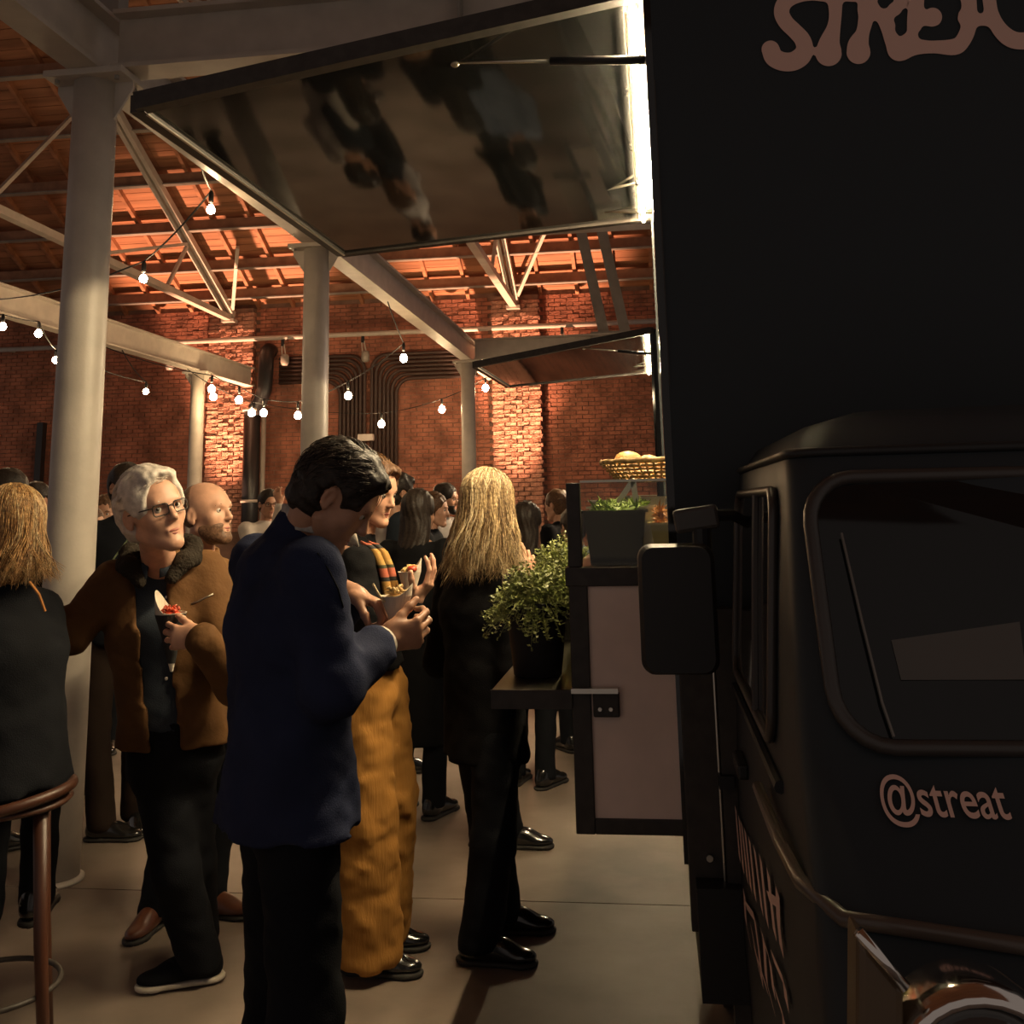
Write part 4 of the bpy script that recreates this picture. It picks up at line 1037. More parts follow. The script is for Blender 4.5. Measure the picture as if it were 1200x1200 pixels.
def skeleton(base, yaw, H, lean=0, **ov):
    h = math.radians(yaw); f = V3(math.cos(h), math.sin(h), 0); r = V3(math.sin(h), -math.cos(h), 0); b = V3(base[0], base[1], 0)
    def L(x, y, z): return b + r * x * H + f * y * H + V3(0, 0, z * H)
    J = dict(pel=L(0, 0, .53), waist=L(0, 0, .61), chest=L(0, .0, .72), neck=L(0, -.012, .832), head=L(0, .012, .928))
    for n, s in (('R', 1), ('L', -1)):
        J['sh' + n] = L(s * .105, -.01, .808); J['el' + n] = L(s * .135, -.035, .635); J['wr' + n] = L(s * .130, .05, .50)
        J['hip' + n] = L(s * .050, 0, .52); J['kn' + n] = L(s * .056, .012, .285); J['an' + n] = L(s * .060, -.012, .050)
    if lean:
        a = math.radians(lean); p0 = J['pel']
        for kx in ('waist', 'chest', 'neck', 'head', 'shR', 'shL', 'elR', 'elL', 'wrR', 'wrL'):
            v = J[kx] - p0; fy = v @ f; z = v[2]; J[kx] = p0 + (v - f * fy - V3(0, 0, z)) + f * (fy * math.cos(a) + z * math.sin(a)) + V3(0, 0, z * math.cos(a) - fy * math.sin(a))
    for kx, v in ov.items(): J[kx] = np.asarray(v, float)
    J['side'] = nrm(J['shR'] - J['shL']); J['f'] = f; J['H'] = H; J['toeR'] = J.get('toeR', yaw - 8); J['toeL'] = J.get('toeL', yaw + 8)
    return J
def body_prims(J):
    s = J['H'] / 1.75; sd = J['side']
    P = [econe(J['pel'], J['waist'], (.15 * s, .105 * s), (.135 * s, .10 * s), sd), econe(J['waist'], J['chest'], (.135 * s, .10 * s), (.155 * s, .11 * s), sd),
         econe(J['chest'], (J['shR'] + J['shL']) / 2, (.155 * s, .11 * s), (.15 * s, .075 * s), sd), cone((J['shR'] + J['shL']) / 2, J['neck'], .07 * s, .052 * s), cone(J['neck'], J['head'] - V3(0, 0, .02), .052 * s, .05 * s)]
    for n in 'RL':
        P += chain([J['sh' + n], J['el' + n], J['wr' + n]], [.052 * s, .040 * s, .026 * s]) + chain([J['hip' + n], J['kn' + n], J['an' + n]], [.08 * s, .052 * s, .030 * s])
        tv = V3(math.cos(math.radians(J['toe' + n])), math.sin(math.radians(J['toe' + n])), 0)
        P += [cone(J['an' + n] - V3(0, 0, .035), J['an' + n] + tv * .11 - V3(0, 0, .055), .024, .016)]
    return P
def top_prims(J, th=.018, hem=None, flare=.0, sleeves=True, rs=.070, re=.056, rw=.046, cuff=.93):
    s = J['H'] / 1.75; sd = J['side']; hm = J['pel'] + V3(0, 0, -.06) if hem is None else V3(J['pel'][0], J['pel'][1], hem)
    P = [econe(hm, J['waist'], (.162 * s + th + flare, .118 * s + th + flare * .6), (.142 * s + th, .108 * s + th), sd), econe(J['waist'], J['chest'], (.142 * s + th, .108 * s + th), (.160 * s + th, .115 * s + th), sd),
         econe(J['chest'], (J['shR'] + J['shL']) / 2 - V3(0, 0, .02), (.160 * s + th, .115 * s + th), (.152 * s + th, .075 * s + th), sd), cone((J['shR'] + J['shL']) / 2, J['neck'] - V3(0, 0, .01), .082 * s + th * .5, .060 * s + th * .4)]
    if sleeves:
        for n in 'RL':
            w = J['el' + n] + (J['wr' + n] - J['el' + n]) * cuff
            P += chain([J['sh' + n], J['el' + n], w], [rs * s, re * s, rw * s])
    return P, hm
def cut_below(z, J): return (*slab((J['pel'][0], J['pel'][1], z - .5), np.eye(3), (1.2, 1.2, .5)), .004)
def leg_prims(J, rt=.092, rk=.070, rh=.066, pad=.02):
    s = J['H'] / 1.75; P = [econe(J['pel'] + V3(0, 0, -.03), J['waist'], (.152 * s + .012, .11 * s + .012), (.138 * s + .008, .104 * s + .008), J['side'])]
    for n in 'RL': P += chain([J['hip' + n], J['kn' + n], J['an' + n] + V3(0, 0, -.015)], [rt * s, rk * s, rh * s])
    return P
def folds(amp, f, seed, z_stretch=.55):
    def post(X, G):
        m = np.abs(G) < .04; Y = X * np.array((1, 1, z_stretch), np.float32)
        return np.where(m, G + amp * noise(Y, f, seed) + amp * .5 * noise(X * np.array((1, 1, 1.6), np.float32), f * 1.9, seed + 3), G)
    return post
def shoe(root, an, toe, m, msole, L=.285, h=.007, high=.0, solet=.018):
    t = math.radians(toe); f = V3(math.cos(t), math.sin(t), 0); r = V3(math.sin(t), -math.cos(t), 0); R = np.stack([r, f, V3(0, 0, 1)], 1); c = V3(an[0], an[1], 0)
    z0 = max(0, an[2] - .088)
    P = [ell((0, -.030, .045), (.038, .048, .045)), ell((0, .050, .046), (.042, .088, .046)), ell((0, L * .5 - .01, .030), (.043, .075, .027)), cone((0, -.022, .05), (0, -.022, .085 + high), .040, .042)]
    S = [(*slab((0, 0, -.5 + solet), np.eye(3), (1, 1, .5)), .003)]
    o = np_obj('shoe', [xf(sdf_mesh(P, h, .03, S), R, c + V3(0, 0, z0))], [m], root)
    Ps = [econe((0, -.045, .0), (0, L * .5 + .01, 0), (.042, .05), (.045, .05), (1, 0, 0)), ell((0, L * .5 + .005, 0), (.047, .066, .05)), ell((0, -.03, 0), (.041, .050, .05))]
    S = [(*slab((0, 0, .5 + solet), np.eye(3), (1, 1, .5)), .002), (*slab((0, 0, -.5), np.eye(3), (1, 1, .5)), .002)]
    np_obj('sole', [xf(sdf_mesh(Ps, h, .02, S), R, c + V3(0, 0, z0))], [msole], o)
def person(label, J, base, skinm, hairm, style, top, topm, bot, botm, shoem, solem=M_SOLE, head=None, hands=None, h=.014, fine=.006, group=None, shoes=True, fold=(.006, 26), hem=None, shoe_kw={}, top_subs=(), top_extra=(), **hk):
    root = thing('person', label, 'person', (base[0], base[1], 0), group)
    hd = dict(yaw=0, pitch=0, roll=0); hd.update(head or {})
    parts, R = add_head(root, J['head'], hd['yaw'], hd['pitch'], hd['roll'], skinm, hairm, style, h=fine, **hk)
    body = [sdf_mesh(body_prims(J), .018, .03)] + parts
    nk = [cone(J['head'] + R @ V3(0, -.03, -.06), J['neck'] - V3(0, 0, .02), .050, .060)]
    body.append(sdf_mesh(nk, fine * 1.3, .02))
    for hnd in (hands or []): body.append(hand_mesh(**hnd))
    np_obj('body', body, [skinm], root)
    if top is not None:
        P, hm = top; zc = hm[2]
        np_obj('jacket', [sdf_mesh(list(P) + list(top_extra), h, .035, [cut_below(zc, J)] + list(top_subs), folds(fold[0], fold[1], base[0] * 3 + 5))], [topm], root)
    if bot is not None:
        np_obj('trousers', [sdf_mesh(bot, h, .03, [cut_below(.045 if hem is None else hem, J)], folds(fold[0] * .9, fold[1], base[0] * 7 + 2, .9))], [botm], root)
    if shoes:
        for n in 'RL': shoe(root, J['an' + n], J['toe' + n], shoem, solem, **shoe_kw)
    return root, R
def food_cone(c, back, label, out_m, r=.055, L=.17, peak=.075, tilt=(0, 0), fill=None, n=28):
    root = thing('food_cone', label, 'food cone', c, 'paper cones of food')
    a0 = math.atan2(back[1], back[0]); ax = nrm(V3(tilt[0], tilt[1], -1))
    def ring(rr_, t, pk):
        out = []
        for k in range(n):
            a = 2 * math.pi * k / n; z = pk * max(0, math.cos(a - a0)) ** 1.6
            out.append(np.array(c) + ax * t + V3(rr_ * math.cos(a), rr_ * math.sin(a), z))
        return out
    rows = [ring(.004, L, 0), ring(r * .55, L * .45, 0), ring(r, 0, 0), ring(r * 1.06, 0, peak)]
    MB().grid(rows, closed=True).build('paper_cone', M_CARD, root, solid=.0016)
    if out_m is not M_CARD:
        MB().grid([ring(.012, L * .86, 0), ring(r * .57, L * .44, 0), ring(r * 1.03, .004, 0)], closed=True).build('cone_sleeve', out_m, root, solid=.0012)
    rs = np.random.RandomState(int(abs(c[0] * 1000)))
    if fill is not None:
        m = MB()
        for i in range(26):
            p = np.array(c) + V3(*(rs.uniform(-1, 1, 2) * r * .42), rs.uniform(.002, .018)); d = nrm(rs.normal(size=3)) * rs.uniform(.008, r * .42); d[2] = abs(d[2]) * .5; m.tube([p - d, p + V3(0, 0, .005), p + d], [.004, .0045, .004], 6)
        m.ball(np.array(c) - V3(0, 0, .010), (r * .80, r * .80, .016), 14, 8)
        m.build('food', fill, root, smooth=True, kind='stuff')
    return root
# ================================================================== the people in the photograph
def gxy(px, py): p = at(px, py, Z=0); return p
# ---- man in the navy jacket, eating
Yb = 2.5
b = (at(338, 900, Y=Yb)[0], Yb)
J = skeleton(b, 35, 1.80, 0,
             waist=at(340, 830, Y=Yb), chest=at(335, 730, Y=Yb), neck=at(349, 618, Y=Yb + .0), head=at(394, 584, Y=Yb - .02),
             shR=at(364, 668, Y=Yb - .14), shL=at(302, 660, Y=Yb + .15), elR=at(388, 806, Y=Yb - .14), wrR=at(446, 754, Y=Yb + .04), elL=at(345, 790, Y=Yb + .27), wrL=at(412, 694, Y=Yb + .17))
tp, hm = top_prims(J, .020, hem=.875, flare=.034, rs=.076, re=.062, rw=.052, cuff=.86)
hands = [dict(wrist=J['wrR'] + V3(.004, .004, .004), d=(.85, .48, .16), palm=(-.40, .85, .20), right=True, curls=((42, 48, 32), (45, 50, 35), (50, 52, 35), (55, 55, 35)), thumb=(28, 4, 4), scale=1.05),
         dict(wrist=J['wrL'], d=(.80, -.20, -.30), palm=(-.25, -.15, -.9), right=False, curls=((35, 48, 30), (42, 55, 35), (50, 60, 35), (55, 60, 35)), thumb=(20, 20, 20))]
man, R = person('man in a navy blue jacket eating from a paper cone, head bent', J, b, M_SKIN2, M_HDK, 'wavy', (tp, hm), C_BLUE, leg_prims(J, .092, .080, .076), C_DARK, L_BLACK,
                head=dict(yaw=12, pitch=38, roll=0), hands=hands, h=.011, fine=.0045, fold=(.0065, 34), scale=.97)
add_short_strands(man, J['head'], R, [M_HDK, M_HDG], 1500, 3, .97, .07, .0012, .012)
def collar(root, J, R, m, r=.070, hgt=.042, name='shirt_collar', lean=(0, 0, 0), drop=.0, t=.007):
    mb = []; c = J['neck'] + V3(0, 0, .018 - drop); f = J['f']; rt = J['side']; pts = []
    for k in range(17):
        a = math.radians(-165 + 330 * k / 16); d = -f * math.cos(a) + rt * math.sin(a)
        pts.append(c + d * r * (1.0 if abs(a) < 2.2 else .98) + V3(0, 0, .012 * math.cos(a)) + np.array(lean) * (1 - math.cos(a)) / 2)
    m_ = MB(); lo = [p - V3(0, 0, hgt * .5) + nrm((p - c) * (1, 1, 0)) * .012 for p in pts]; hi = [p + V3(0, 0, hgt * .5) for p in pts]
    return m_.grid([lo, hi]).build(name, m, root, smooth=True, solid=t)
C_CHECK = cloth('checked_shirt', (.50, .45, .40), .8, (300, .2), (60, .25))
J['neck'] = J['neck'] + V3(.030, 0, 0)
collar(man, J, R, C_CHECK, .064, .056, lean=(.04, .02, -.03))
J['neck'] = J['neck'] - V3(.030, 0, 0)
q = J['elR'] + (J['wrR'] - J['elR']) * .84
MB().tube([q, J['wrR'] + (J['wrR'] - J['elR']) * .06], [.047, .041], 20).build('shirt_cuff', C_CHECK, man, smooth=True)
jb = part(man, 'jacket')
for pl_, nm_ in (([(372, 648), (385, 668), (396, 690), (402, 712)], 'armhole_seam'),):
    q_ = snap(jb, pl_, .0005)
    if len(q_) > 1: MB().tube(q_, .0022, 5).build(nm_, C_DARK, man, smooth=True)
cc = at(464, 698, Y=2.632)
cone1 = food_cone(cc, (1, .2), 'white paper cone of pasta held by the man in the navy jacket', M_CARD, .040, .10, .030, fill=M_PASTA)
fk = MB().tube([at(437, 684, Y=2.60), at(444, 697, Y=2.60), at(451, 706, Y=2.60)], [.003, .003, .004], 6).build('wooden_fork', M_WSTICK, smooth=True)
tag(fk, 'small wooden fork in the fingers of the man in the navy jacket', 'fork')
# ---- woman in mustard trousers
Yb = 3.93; b = (at(440, 1110, Z=0)[0], Yb)
J = skeleton(b, -8, 1.78, 0, head=at(436, 577, Y=Yb), neck=at(420, 632, Y=Yb), chest=at(418, 700, Y=Yb), waist=at(428, 775, Y=Yb), shR=at(418, 660, Y=Yb - .17), shL=at(414, 655, Y=Yb + .17),
             elR=at(440, 752, Y=Yb - .20), wrR=at(484, 708, Y=Yb - .18), elL=at(445, 742, Y=Yb + .16), wrL=at(468, 706, Y=Yb - .02), anR=(b[0] + .02, Yb - .09, .09), anL=(b[0], Yb + .10, .09), toeR=-3, toeL=8)
tp, hm = top_prims(J, .014, hem=1.02, rs=.066, re=.054, rw=.044)
hands = [dict(wrist=J['wrR'], d=(.62, .05, .75), palm=(-.55, .2, .55), right=True, curls=((22, 30, 18), (18, 28, 16), (24, 30, 16), (30, 34, 18)), thumb=(45, 10, 10), scale=1.05, h=.005),
         dict(wrist=J['wrL'], d=(.9, -.42, .12), palm=(-.4, -.9, .05), right=False, curls=(45, 48, 32), thumb=(25, 4, 4), h=.005)]
wm, R = person('woman with a tartan scarf and mustard corduroy trousers holding a paper cone', J, b, M_SKIN3, M_HBR, 'wavy', (tp, hm), C_BLACK, leg_prims(J, .118, .125, .135), C_MUST, L_BLACK,
               head=dict(yaw=-22, pitch=14, roll=0), hands=hands, h=.014, fine=.0055, fem=1, fold=(.010, 38))
add_short_strands(wm, J['head'], R, [M_HBR, M_HGD, M_HBD], 900, 4, 1.0, .08, .0012, .012)
# scarf: tartan band from the neck down the front
M_TART = mat('tartan', (.45, .20, .06), .85, bump=(200, .2))
nt = M_TART.node_tree; bs = nt.nodes['Principled BSDF']; tcn = nt.nodes.new('ShaderNodeTexCoord'); sx_ = nt.nodes.new('ShaderNodeSeparateXYZ'); nt.links.new(tcn.outputs['Object'], sx_.inputs[0])
mt = nt.nodes.new('ShaderNodeMath'); mt.operation = 'MULTIPLY'; mt.inputs[1].default_value = 8.5; nt.links.new(sx_.outputs['Z'], mt.inputs[0])
fr_ = nt.nodes.new('ShaderNodeMath'); fr_.operation = 'FRACT'; nt.links.new(mt.outputs[0], fr_.inputs[0])
cr = nt.nodes.new('ShaderNodeValToRGB'); cr.color_ramp.interpolation = 'CONSTANT'
els = cr.color_ramp.elements; els[0].position = 0; els[0].color = (.42, .22, .05, 1); els[1].position = .35; els[1].color = (.02, .018, .015, 1)
for p_, c_ in ((.48, (.40, .10, .05, 1)), (.75, (.05, .05, .02, 1)), (.85, (.45, .27, .07, 1))): e = els.new(p_); e.color = c_
nt.links.new(fr_.outputs[0], cr.inputs['Fac']); nt.links.new(cr.outputs['Color'], bs.inputs['Base Color'])
for dx_, dY in ((0, -.02), (9, .02)):
    pth = [at(x + dx_, y, Y=Yb - .12 + dY) for x, y in ((428, 636), (438, 645), (446, 662), (452, 690), (458, 720), (464, 738))]
    rows = [[p + V3(-w, .01 * abs(w) / .02, .006), p + V3(0, -.012, 0), p + V3(w, .0, -.006)] for p, w in zip(pth, (.022, .024, .022, .024, .026, .028))]
    MB().grid(rows).build('scarf', M_TART, wm, smooth=True, solid=.008)
cc = at(480, 670, Y=Yb - .085)
food_cone(cc, (1, .3), 'white paper cone with a tomato held by the woman in the scarf', M_CARD, .042, .15, .05, fill=M_PASTA)
o = MB().ball(at(483, 667, Y=Yb - .11), (.02, .02, .014), 14, 8).build('tomato', M_RED, smooth=True); tag(o, 'red tomato piece in the paper cone of the scarfed woman', 'tomato')
# ---- blonde woman seen from behind
f1, f2 = gxy(556, 1128), gxy(578, 1092)
b = ((f1[0] + f2[0]) / 2 + .04, (f1[1] + f2[1]) / 2); Yb = b[1]
J = skeleton(b, 42, 1.70, 0, head=at(574, 594, Y=Yb), neck=at(566, 648, Y=Yb), chest=at(562, 715, Y=Yb), waist=at(566, 790, Y=Yb), pel=at(570, 850, Y=Yb),
             shR=at(602, 690, Y=Yb - .12), shL=at(530, 676, Y=Yb + .13), elR=at(602, 785, Y=Yb - .14), wrR=at(596, 738, Y=Yb + .06), elL=at(515, 775, Y=Yb + .14), wrL=at(560, 740, Y=Yb + .3),
             hipR=at(582, 862, Y=Yb - .07), hipL=at(560, 862, Y=Yb + .06), knR=at(578, 990, Y=f1[1]), knL=at(577, 985, Y=f2[1]), anR=(f1[0] + .02, f1[1], .09), anL=(f2[0] + .03, f2[1], .09), toeR=-4, toeL=4)
tp, hm = top_prims(J, .026, hem=.66, flare=.014, rs=.074, re=.062, rw=.052)
wb, Rb = person('blonde woman in a long black coat seen from behind', J, b, M_SKIN3, M_HBD, 'long', (tp, hm), C_BLACK, leg_prims(J, .100, .082, .082), C_DARK, L_BLACK, hlen=-.20,
                head=dict(yaw=62, pitch=8, roll=-3), hands=[dict(wrist=J['wrR'], d=(.0, .75, .65), palm=(-.6, .3, .3), right=True, curls=(30, 35, 20), h=.006)], h=.013, fine=.006, fem=1, eyes=False, fold=(.006, 26))
add_strands(wb, J['head'], Rb, [M_HBL, M_HBP, M_HBD], 2600, -.27, 5, spread=1.35, scale=1.06, r0=.0015, wave=.022, face_gap=25)
# ---- person hidden beyond the blonde woman: raised hand, spotted sleeve, polished shoes
b = (-.82, 5.15)
J = skeleton(b, 20, 1.60, elR=at(642, 722, Y=4.72), wrR=at(621, 682, Y=4.62), anR=(at(598, 993, Z=0)[0], at(598, 993, Z=0)[1], .09), toeR=0)
C_SPOT = cloth('spotted_white', (.42, .40, .36), .8, (200, .2), (70, .9))
tp, hm = top_prims(J, .012, hem=.75, rs=.062, re=.05, rw=.044)
person('person beyond the blonde woman raising a hand, in spotted blouse and polished shoes', J, b, M_SKIN, M_HBR, 'short', (tp, hm), C_SPOT, leg_prims(J), C_DARK, L_BLACK,
       head=dict(yaw=20), hands=[dict(wrist=J['wrR'], d=(-.05, 0, 1), palm=(-.4, .8, 0), right=True, curls=((12, 20, 10), (20, 30, 20), (40, 60, 40), (50, 60, 40)), h=.006, scale=1.05)], h=.018, fine=.009, eyes=False)
# ---- white-haired man in the suede jacket
Yb = 3.66
fl1 = gxy(226, 1160)
b = (at(205, 900, Y=Yb)[0], Yb)
J = skeleton(b, -72, 1.80, 0, head=at(180, 600, Y=3.28), neck=at(188, 654, Y=3.50), chest=at(192, 740, Y=3.58), waist=at(200, 815, Y=3.62), pel=at(206, 880, Y=3.64),
             shR=at(134, 682, Y=3.50), shL=at(240, 670, Y=3.64), elR=at(84, 742, Y=3.44), wrR=at(36, 720, Y=3.32), elL=at(276, 802, Y=3.52), wrL=at(236, 749, Y=3.315),
             hipR=at(190, 890, Y=3.62), hipL=at(222, 890, Y=3.68), knR=at(206, 1020, Y=3.62), knL=at(225, 1010, Y=3.76), anR=(fl1[0], fl1[1] + .05, .095), anL=(*at(232, 1120, Z=0)[:2], .095), toeR=205, toeL=-75)
tp, hm = top_prims(J, .028, hem=.80, flare=.012, rs=.076, re=.064, rw=.054, cuff=.98)
ff = J['f']
opn = []
Rf = np.stack([J['side'], nrm(np.cross((0, 0, 1), J['side'])), V3(0, 0, 1)], 1)
for (z_, w_) in ((1.42, .055), (1.30, .050), (1.18, .046), (1.05, .045), (.92, .046), (.80, .048)):
    t_ = (z_ - J['waist'][2]) / (J['chest'][2] - J['waist'][2]); c_ = J['waist'] + (J['chest'] - J['waist']) * t_; c_ = V3(c_[0], c_[1], z_) + ff * .16 + J['side'] * .01
    opn.append((*slab(c_, Rf, (w_, .11, .09)), .01))
hands = [dict(wrist=J['wrL'], d=(-1, .02, .06), palm=(.05, 1, -.05), right=False, curls=((35, 48, 30), (36, 50, 30), (40, 50, 30), (46, 50, 32)), thumb=(25, 4, 4), scale=1.08, stub=.002)]
wh, R = person('white-haired man with glasses in a brown suede jacket holding a paper cone', J, b, M_SKIN3, M_HWH, 'white', (tp, hm), C_SUEDE, leg_prims(J, .098, .078, .072), C_DARK, C_DARK, M_WSOLE,
               head=dict(yaw=-34, pitch=-6, roll=13), hands=hands, h=.011, fine=.0045, scale=1.12, glasses=True, fold=(.005, 28), top_subs=opn, gaze=(.35, 1, .25))
add_short_strands(wh, J['head'], R, [M_HWH], 1100, 5, 1.12, .06, .0011, .006, part=-.2, front=.055)
sp, sh_ = top_prims(J, .006, hem=.86, sleeves=False)
np_obj('shirt', [sdf_mesh(sp, .013, .035, [cut_below(.86, J)], folds(.004, 30, 4))], [C_SHIRT], wh)
collar(wh, J, R, C_SHIRT, .074, .05, lean=(.0, -.02, -.035), drop=.01)
# shearling collar: a thick roll around the neck opening
c = J['neck']; cps = []
for k in range(13):
    a = math.radians(-150 + 300 * k / 12); d = -ff * math.cos(a) + J['side'] * math.sin(a)
    cps.append(c + d * (.098 + .012 * abs(math.sin(a))) + V3(0, 0, .025 + .02 * math.cos(a) - (.075 if abs(a) > 2.2 else 0) - (.03 if 1.6 < abs(a) <= 2.2 else 0)))
np_obj('shearling_collar', [sdf_mesh(chain(cps, [.024] + [.032] * 11 + [.024]), .010, .02, (), lambda X, G: G + .004 * noise(X, 120, 1))], [C_SHEAR], wh)
jk = part(wh, 'jacket')
for pl_, r_, m_, nm_ in (([(224, 708), (232, 705), (240, 701), (250, 696)], .003, M_INOX, 'pocket_zip'),):
    q_ = snap(jk, pl_, .002)
    if len(q_) > 1: MB().tube(q_, r_, 6).build(nm_, m_, wh, smooth=True)
for yy in (700, 730, 762, 795):
    q_ = snap(part(wh, 'shirt'), [(195, yy)], .002)
    if q_: MB().ball(q_[0], .006, 10, 6).build('button', MATS['white_plastic'], wh)
cc = at(200, 718, Y=3.396)
food_cone(cc, (-1, -.1), 'black-sleeved paper cone held by the white-haired man', M_CARDK, .050, .19, .075, tilt=(.06, 0), fill=M_RED)
# ---- bald man in the tan jacket
g1, g2 = gxy(183, 1084), gxy(250, 1072)
b = ((g1[0] + g2[0]) / 2, (g1[1] + g2[1]) / 2 + .12); Yb = b[1]
J = skeleton(b, -30, 1.76, 0, head=at(242, 603, Y=Yb - .08), neck=at(236, 655, Y=Yb), shR=at(206, 690, Y=Yb - .15), shL=at(262, 680, Y=Yb + .14), elR=at(212, 790, Y=Yb - .12), wrR=at(250, 800, Y=Yb - .2), elL=at(268, 780, Y=Yb + .1), wrL=at(272, 800, Y=Yb - .15),
             anR=(g1[0], g1[1], .088), anL=(g2[0] - .03, g2[1], .088), toeR=-92, toeL=-8)
tp, hm = top_prims(J, .024, hem=.90, rs=.074, re=.062, rw=.052)
bald, R = person('bald bearded man in a tan jacket and brown boots looking away', J, b, M_SKIN3, M_STUB, 'buzz', (tp, hm), C_TAN, leg_prims(J, .096, .076, .074), C_DARK, L_BROWN,
                 head=dict(yaw=-14, pitch=-8, roll=0), h=.013, fine=.005, scale=1.13, beard=M_STUB, shoe_kw=dict(high=.05), fold=(.006, 28))
collar(bald, J, R, C_TAN, .078, .055, 'jacket_collar', drop=.0, t=.012)
# ---- seated woman on the bar stool
Yb = 3.02; sx0 = at(8, 900, Y=Yb)[0]; b = (sx0, Yb)
J = skeleton(b, 118, 1.68, 0, pel=V3(sx0, Yb, .86), waist=at(10, 850, Y=Yb), chest=at(8, 770, Y=Yb), neck=at(14, 682, Y=Yb), head=at(16, 622, Y=Yb + .02),
             shR=at(48, 718, Y=Yb + .12), shL=at(-42, 715, Y=Yb - .10), elR=at(50, 830, Y=Yb + .1), wrR=at(-20, 850, Y=Yb + .36), elL=at(-80, 830, Y=Yb - .1), wrL=at(-80, 850, Y=Yb + .2))
ff = J['f']; rr0 = V3(J['side'][0], J['side'][1], 0)
for n, s in (('R', 1), ('L', -1)):
    J['hip' + n] = V3(sx0, Yb, .85) + rr0 * s * .09; J['kn' + n] = J['hip' + n] + ff * .42 + V3(0, 0, -.02); J['an' + n] = J['kn' + n] + ff * .02 + V3(0, 0, -.46); J['an' + n][2] = .36
tp, hm = top_prims(J, .026, hem=.80, flare=.02, rs=.070, re=.058, rw=.048)
sw_, Rs = person('woman with golden hair in a dark jacket seated on the bar stool', J, b, M_SKIN3, M_HGD, 'long', (tp, hm), C_DARK, leg_prims(J, .092, .07, .06), C_DARK, L_BLACK, hlen=-.15,
                 head=dict(yaw=100, pitch=5, roll=0), h=.014, fine=.007, fem=1, eyes=False, hem=.2, shoes=True)
add_strands(sw_, J['head'], Rs, [M_HGB, M_HBL, M_HGD], 2200, -.15, 9, spread=.35, r0=.0016, wave=.020, curl=.6, face_gap=30, lenv=(.85, 1.1))
MB().tube([at(35, 682, Y=Yb - .16), at(46, 697, Y=Yb - .17), at(53, 716, Y=Yb - .15)], .004, 6).build('bag_strap', mat('orange_strap', (.55, .22, .06), .5), sw_)
M_STOOL = mat('stool_wood', (.07, .024, .012), .45, vary=(8, .35), stretch=(1, 1, .2))
sc_ = V3(sx0 - .005, Yb + .0, 0)
st = thing('bar_stool', 'reddish brown wooden bar stool under the seated woman', 'stool', sc_)
MB().lathe([(.14, .752), (.185, .757), (.195, .768), (.18, .776), (.01, .765)], sc_, 32).build('seat', M_STOOL, st, smooth=True)
rail = [sc_ + V3(.19 * math.cos(a), .19 * math.sin(a), .775 + .03 * math.cos(a - .2)) for a in np.linspace(-2.2, 1.3, 18)]
MB().tube(rail, .016, 10).build('seat_rail', M_STOOL, st, smooth=True)
for a in (25, 115, 205, 295):
    a = math.radians(a - 40); d = V3(math.cos(a), math.sin(a), 0)
    MB().tube([sc_ + d * .15 + V3(0, 0, .765), sc_ + d * .18 + V3(0, 0, .4), sc_ + d * .23 + V3(0, 0, .0)], [.021, .019, .015], 10).build('leg', M_STOOL, st, smooth=True)
MB().tube([sc_ + V3(.185 * math.cos(t), .185 * math.sin(t), .27) for t in np.linspace(0, 2 * math.pi, 33)], .008, 8, cap=False).build('foot_ring', M_FRAME, st, smooth=True)
# ---- the crowd further back
def extra(label, px, top_y, Y, yaw, H, hairm, style, topm, botm, head=None, skinm=M_SKIN2, hem=None, fem=0, scale=1.0, **kw):
    x = at(px, top_y, Y=Y)[0]; H = max(1.5, at(px, top_y, Y=Y)[2] / 1.005) if H is None else H
    J = skeleton((x, Y), yaw, H, kw.pop('lean', 0), **kw.pop('ov', {}))
    tp, hm = top_prims(J, .020, hem=hem)
    hd = dict(yaw=yaw, pitch=4); hd.update(head or {})
    return person(label, J, (x, Y), skinm, hairm, style, (tp, hm), topm, leg_prims(J), botm, kw.pop('shoem', L_BLACK), head=hd, h=.020, fine=.0085, fem=fem, group='guests further back', **kw)[0], J
d1, Jd = extra('tall dark-haired man in a dark jacket with a green lanyard strap', 150, 541, 5.3, -60, None, M_HDK, 'short', C_DARK, C_BROWN, dict(yaw=-35), ov=dict(anR=(at(118, 985, Z=0)[0], at(118, 985, Z=0)[1], .09), toeR=5))
lan = [at(x, y, Y=4.98) for x, y in ((164, 612), (150, 632), (138, 648), (124, 668))]
MB().grid([[p + V3(-.010, 0, -.008), p + V3(.010, 0, .008)] for p in lan]).build('lanyard', mat('green_lanyard', (.20, .24, .13), .7, vary=(60, .5)), d1, solid=.004)
extra('dark-haired woman whose face shows between the thick column and the tall man', 124, 580, 7.0, -70, None, M_HBR, 'long', C_DARK, C_DARK, fem=1)
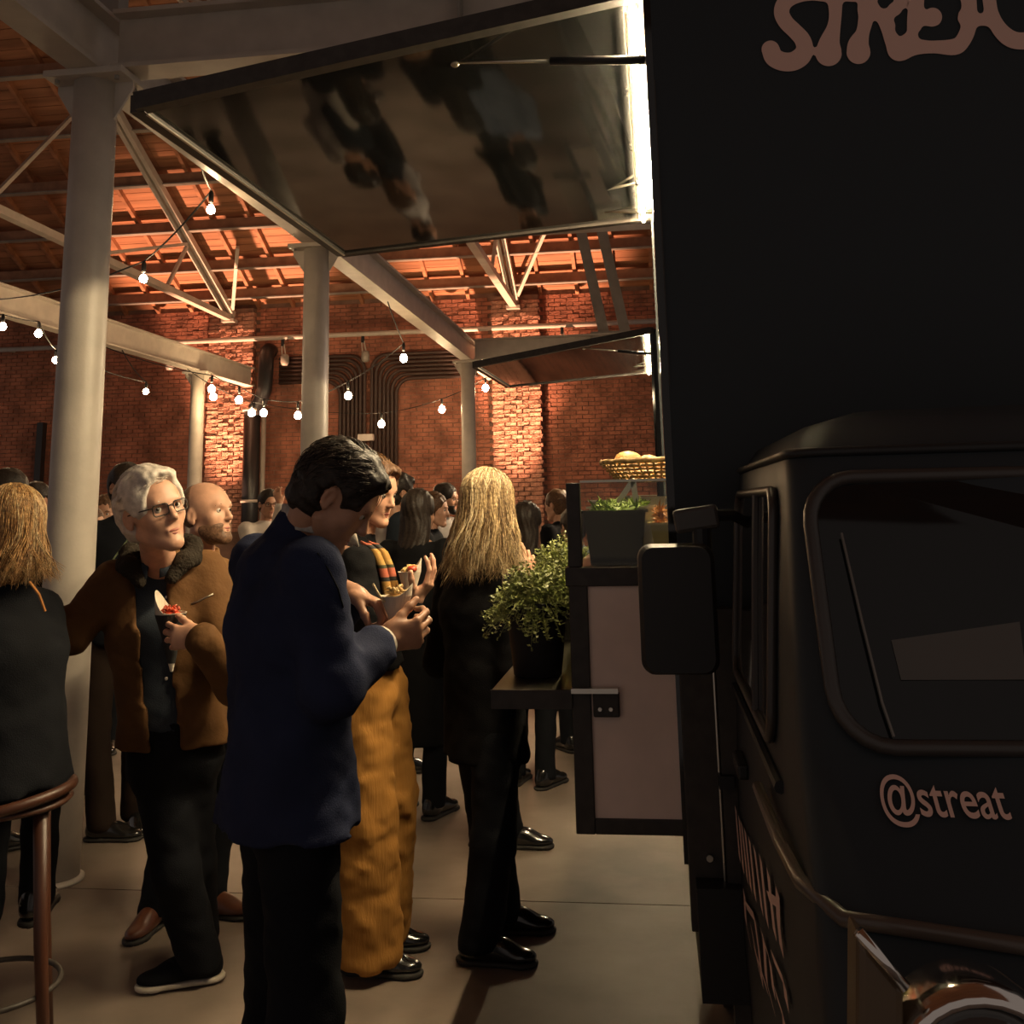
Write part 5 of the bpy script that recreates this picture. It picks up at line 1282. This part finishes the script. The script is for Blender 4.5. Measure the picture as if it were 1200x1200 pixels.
extra('guest in profile just behind the thick column', 101, 594, 6.1, 0, None, M_HBR, 'short', C_BROWN, C_DARK, skinm=M_SKIN3)
extra('dark-haired guest behind the seated woman, nearer the stool', 8, 548, 5.0, 60, None, M_HDK, 'short', C_DARK, C_DARK)
extra('dark-haired guest between the seated woman and the thick column', 42, 564, 6.75, 80, None, M_HDK, 'short', C_BLACK, C_DARK)
x_ = at(316, 572, Y=9.0)
extra('man in a white shirt raising an arm, beside the black drainpipe', 314, 573, 9.0, -50, None, M_HDK, 'short', C_WHITE, C_DARK, glasses=True, ov=dict(elL=at(322, 630, Y=8.7), wrL=at(328, 592, Y=8.7), elR=at(298, 660, Y=8.8)),
      hands=[dict(wrist=at(328, 590, Y=8.7), d=(-.3, 0, .9), palm=(0, 1, 0), right=False, curls=(30, 40, 30), h=.009)])
g_, Jg = extra('curly-haired guest in a white shirt with a dark backpack', 464, 554, 6.6, 40, None, M_HDK, 'wavy', C_WHITE, C_DARK)
np_obj('backpack', [sdf_mesh([econe(at(474, 615, Y=6.45), at(472, 668, Y=6.45), (.11, .09), (.13, .10), (1, 0, 0))], .02, .03)], [cloth('dark_pack', (.02, .026, .034))], g_)
extra('woman with long dark hair in a long dark coat seen from behind', 489, 574, 5.7, 75, None, M_HDK, 'long', C_BLACK, C_DARK, hem=.36, fem=1, eyes=False)
extra('woman in profile partly hidden beside the long-haired woman', 506, 577, 7.6, 0, None, M_HBR, 'long', C_DARK, C_DARK, fem=1, skinm=M_SKIN3)
extra('bearded dark-haired man in profile near the slender column', 520, 566, 8.6, -10, None, M_HDK, 'short', C_GREY, C_DARK, beard=M_HDK)
extra('guest with long dark hair between the blonde woman and the lit pillar', 616, 590, 6.3, 70, None, M_HDK, 'long', C_BLACK, C_DARK, hem=.5, fem=1, eyes=False)
extra('man in black standing by the brick wall beyond the herbs', 654, 574, 8.6, 150, None, M_HBR, 'short', C_BLACK, C_DARK, skinm=M_SKIN)
extra('guest in a pale blue shirt behind the counter post', 672, 598, 7.2, 120, None, M_HDK, 'short', C_LBLUE, C_DARK)
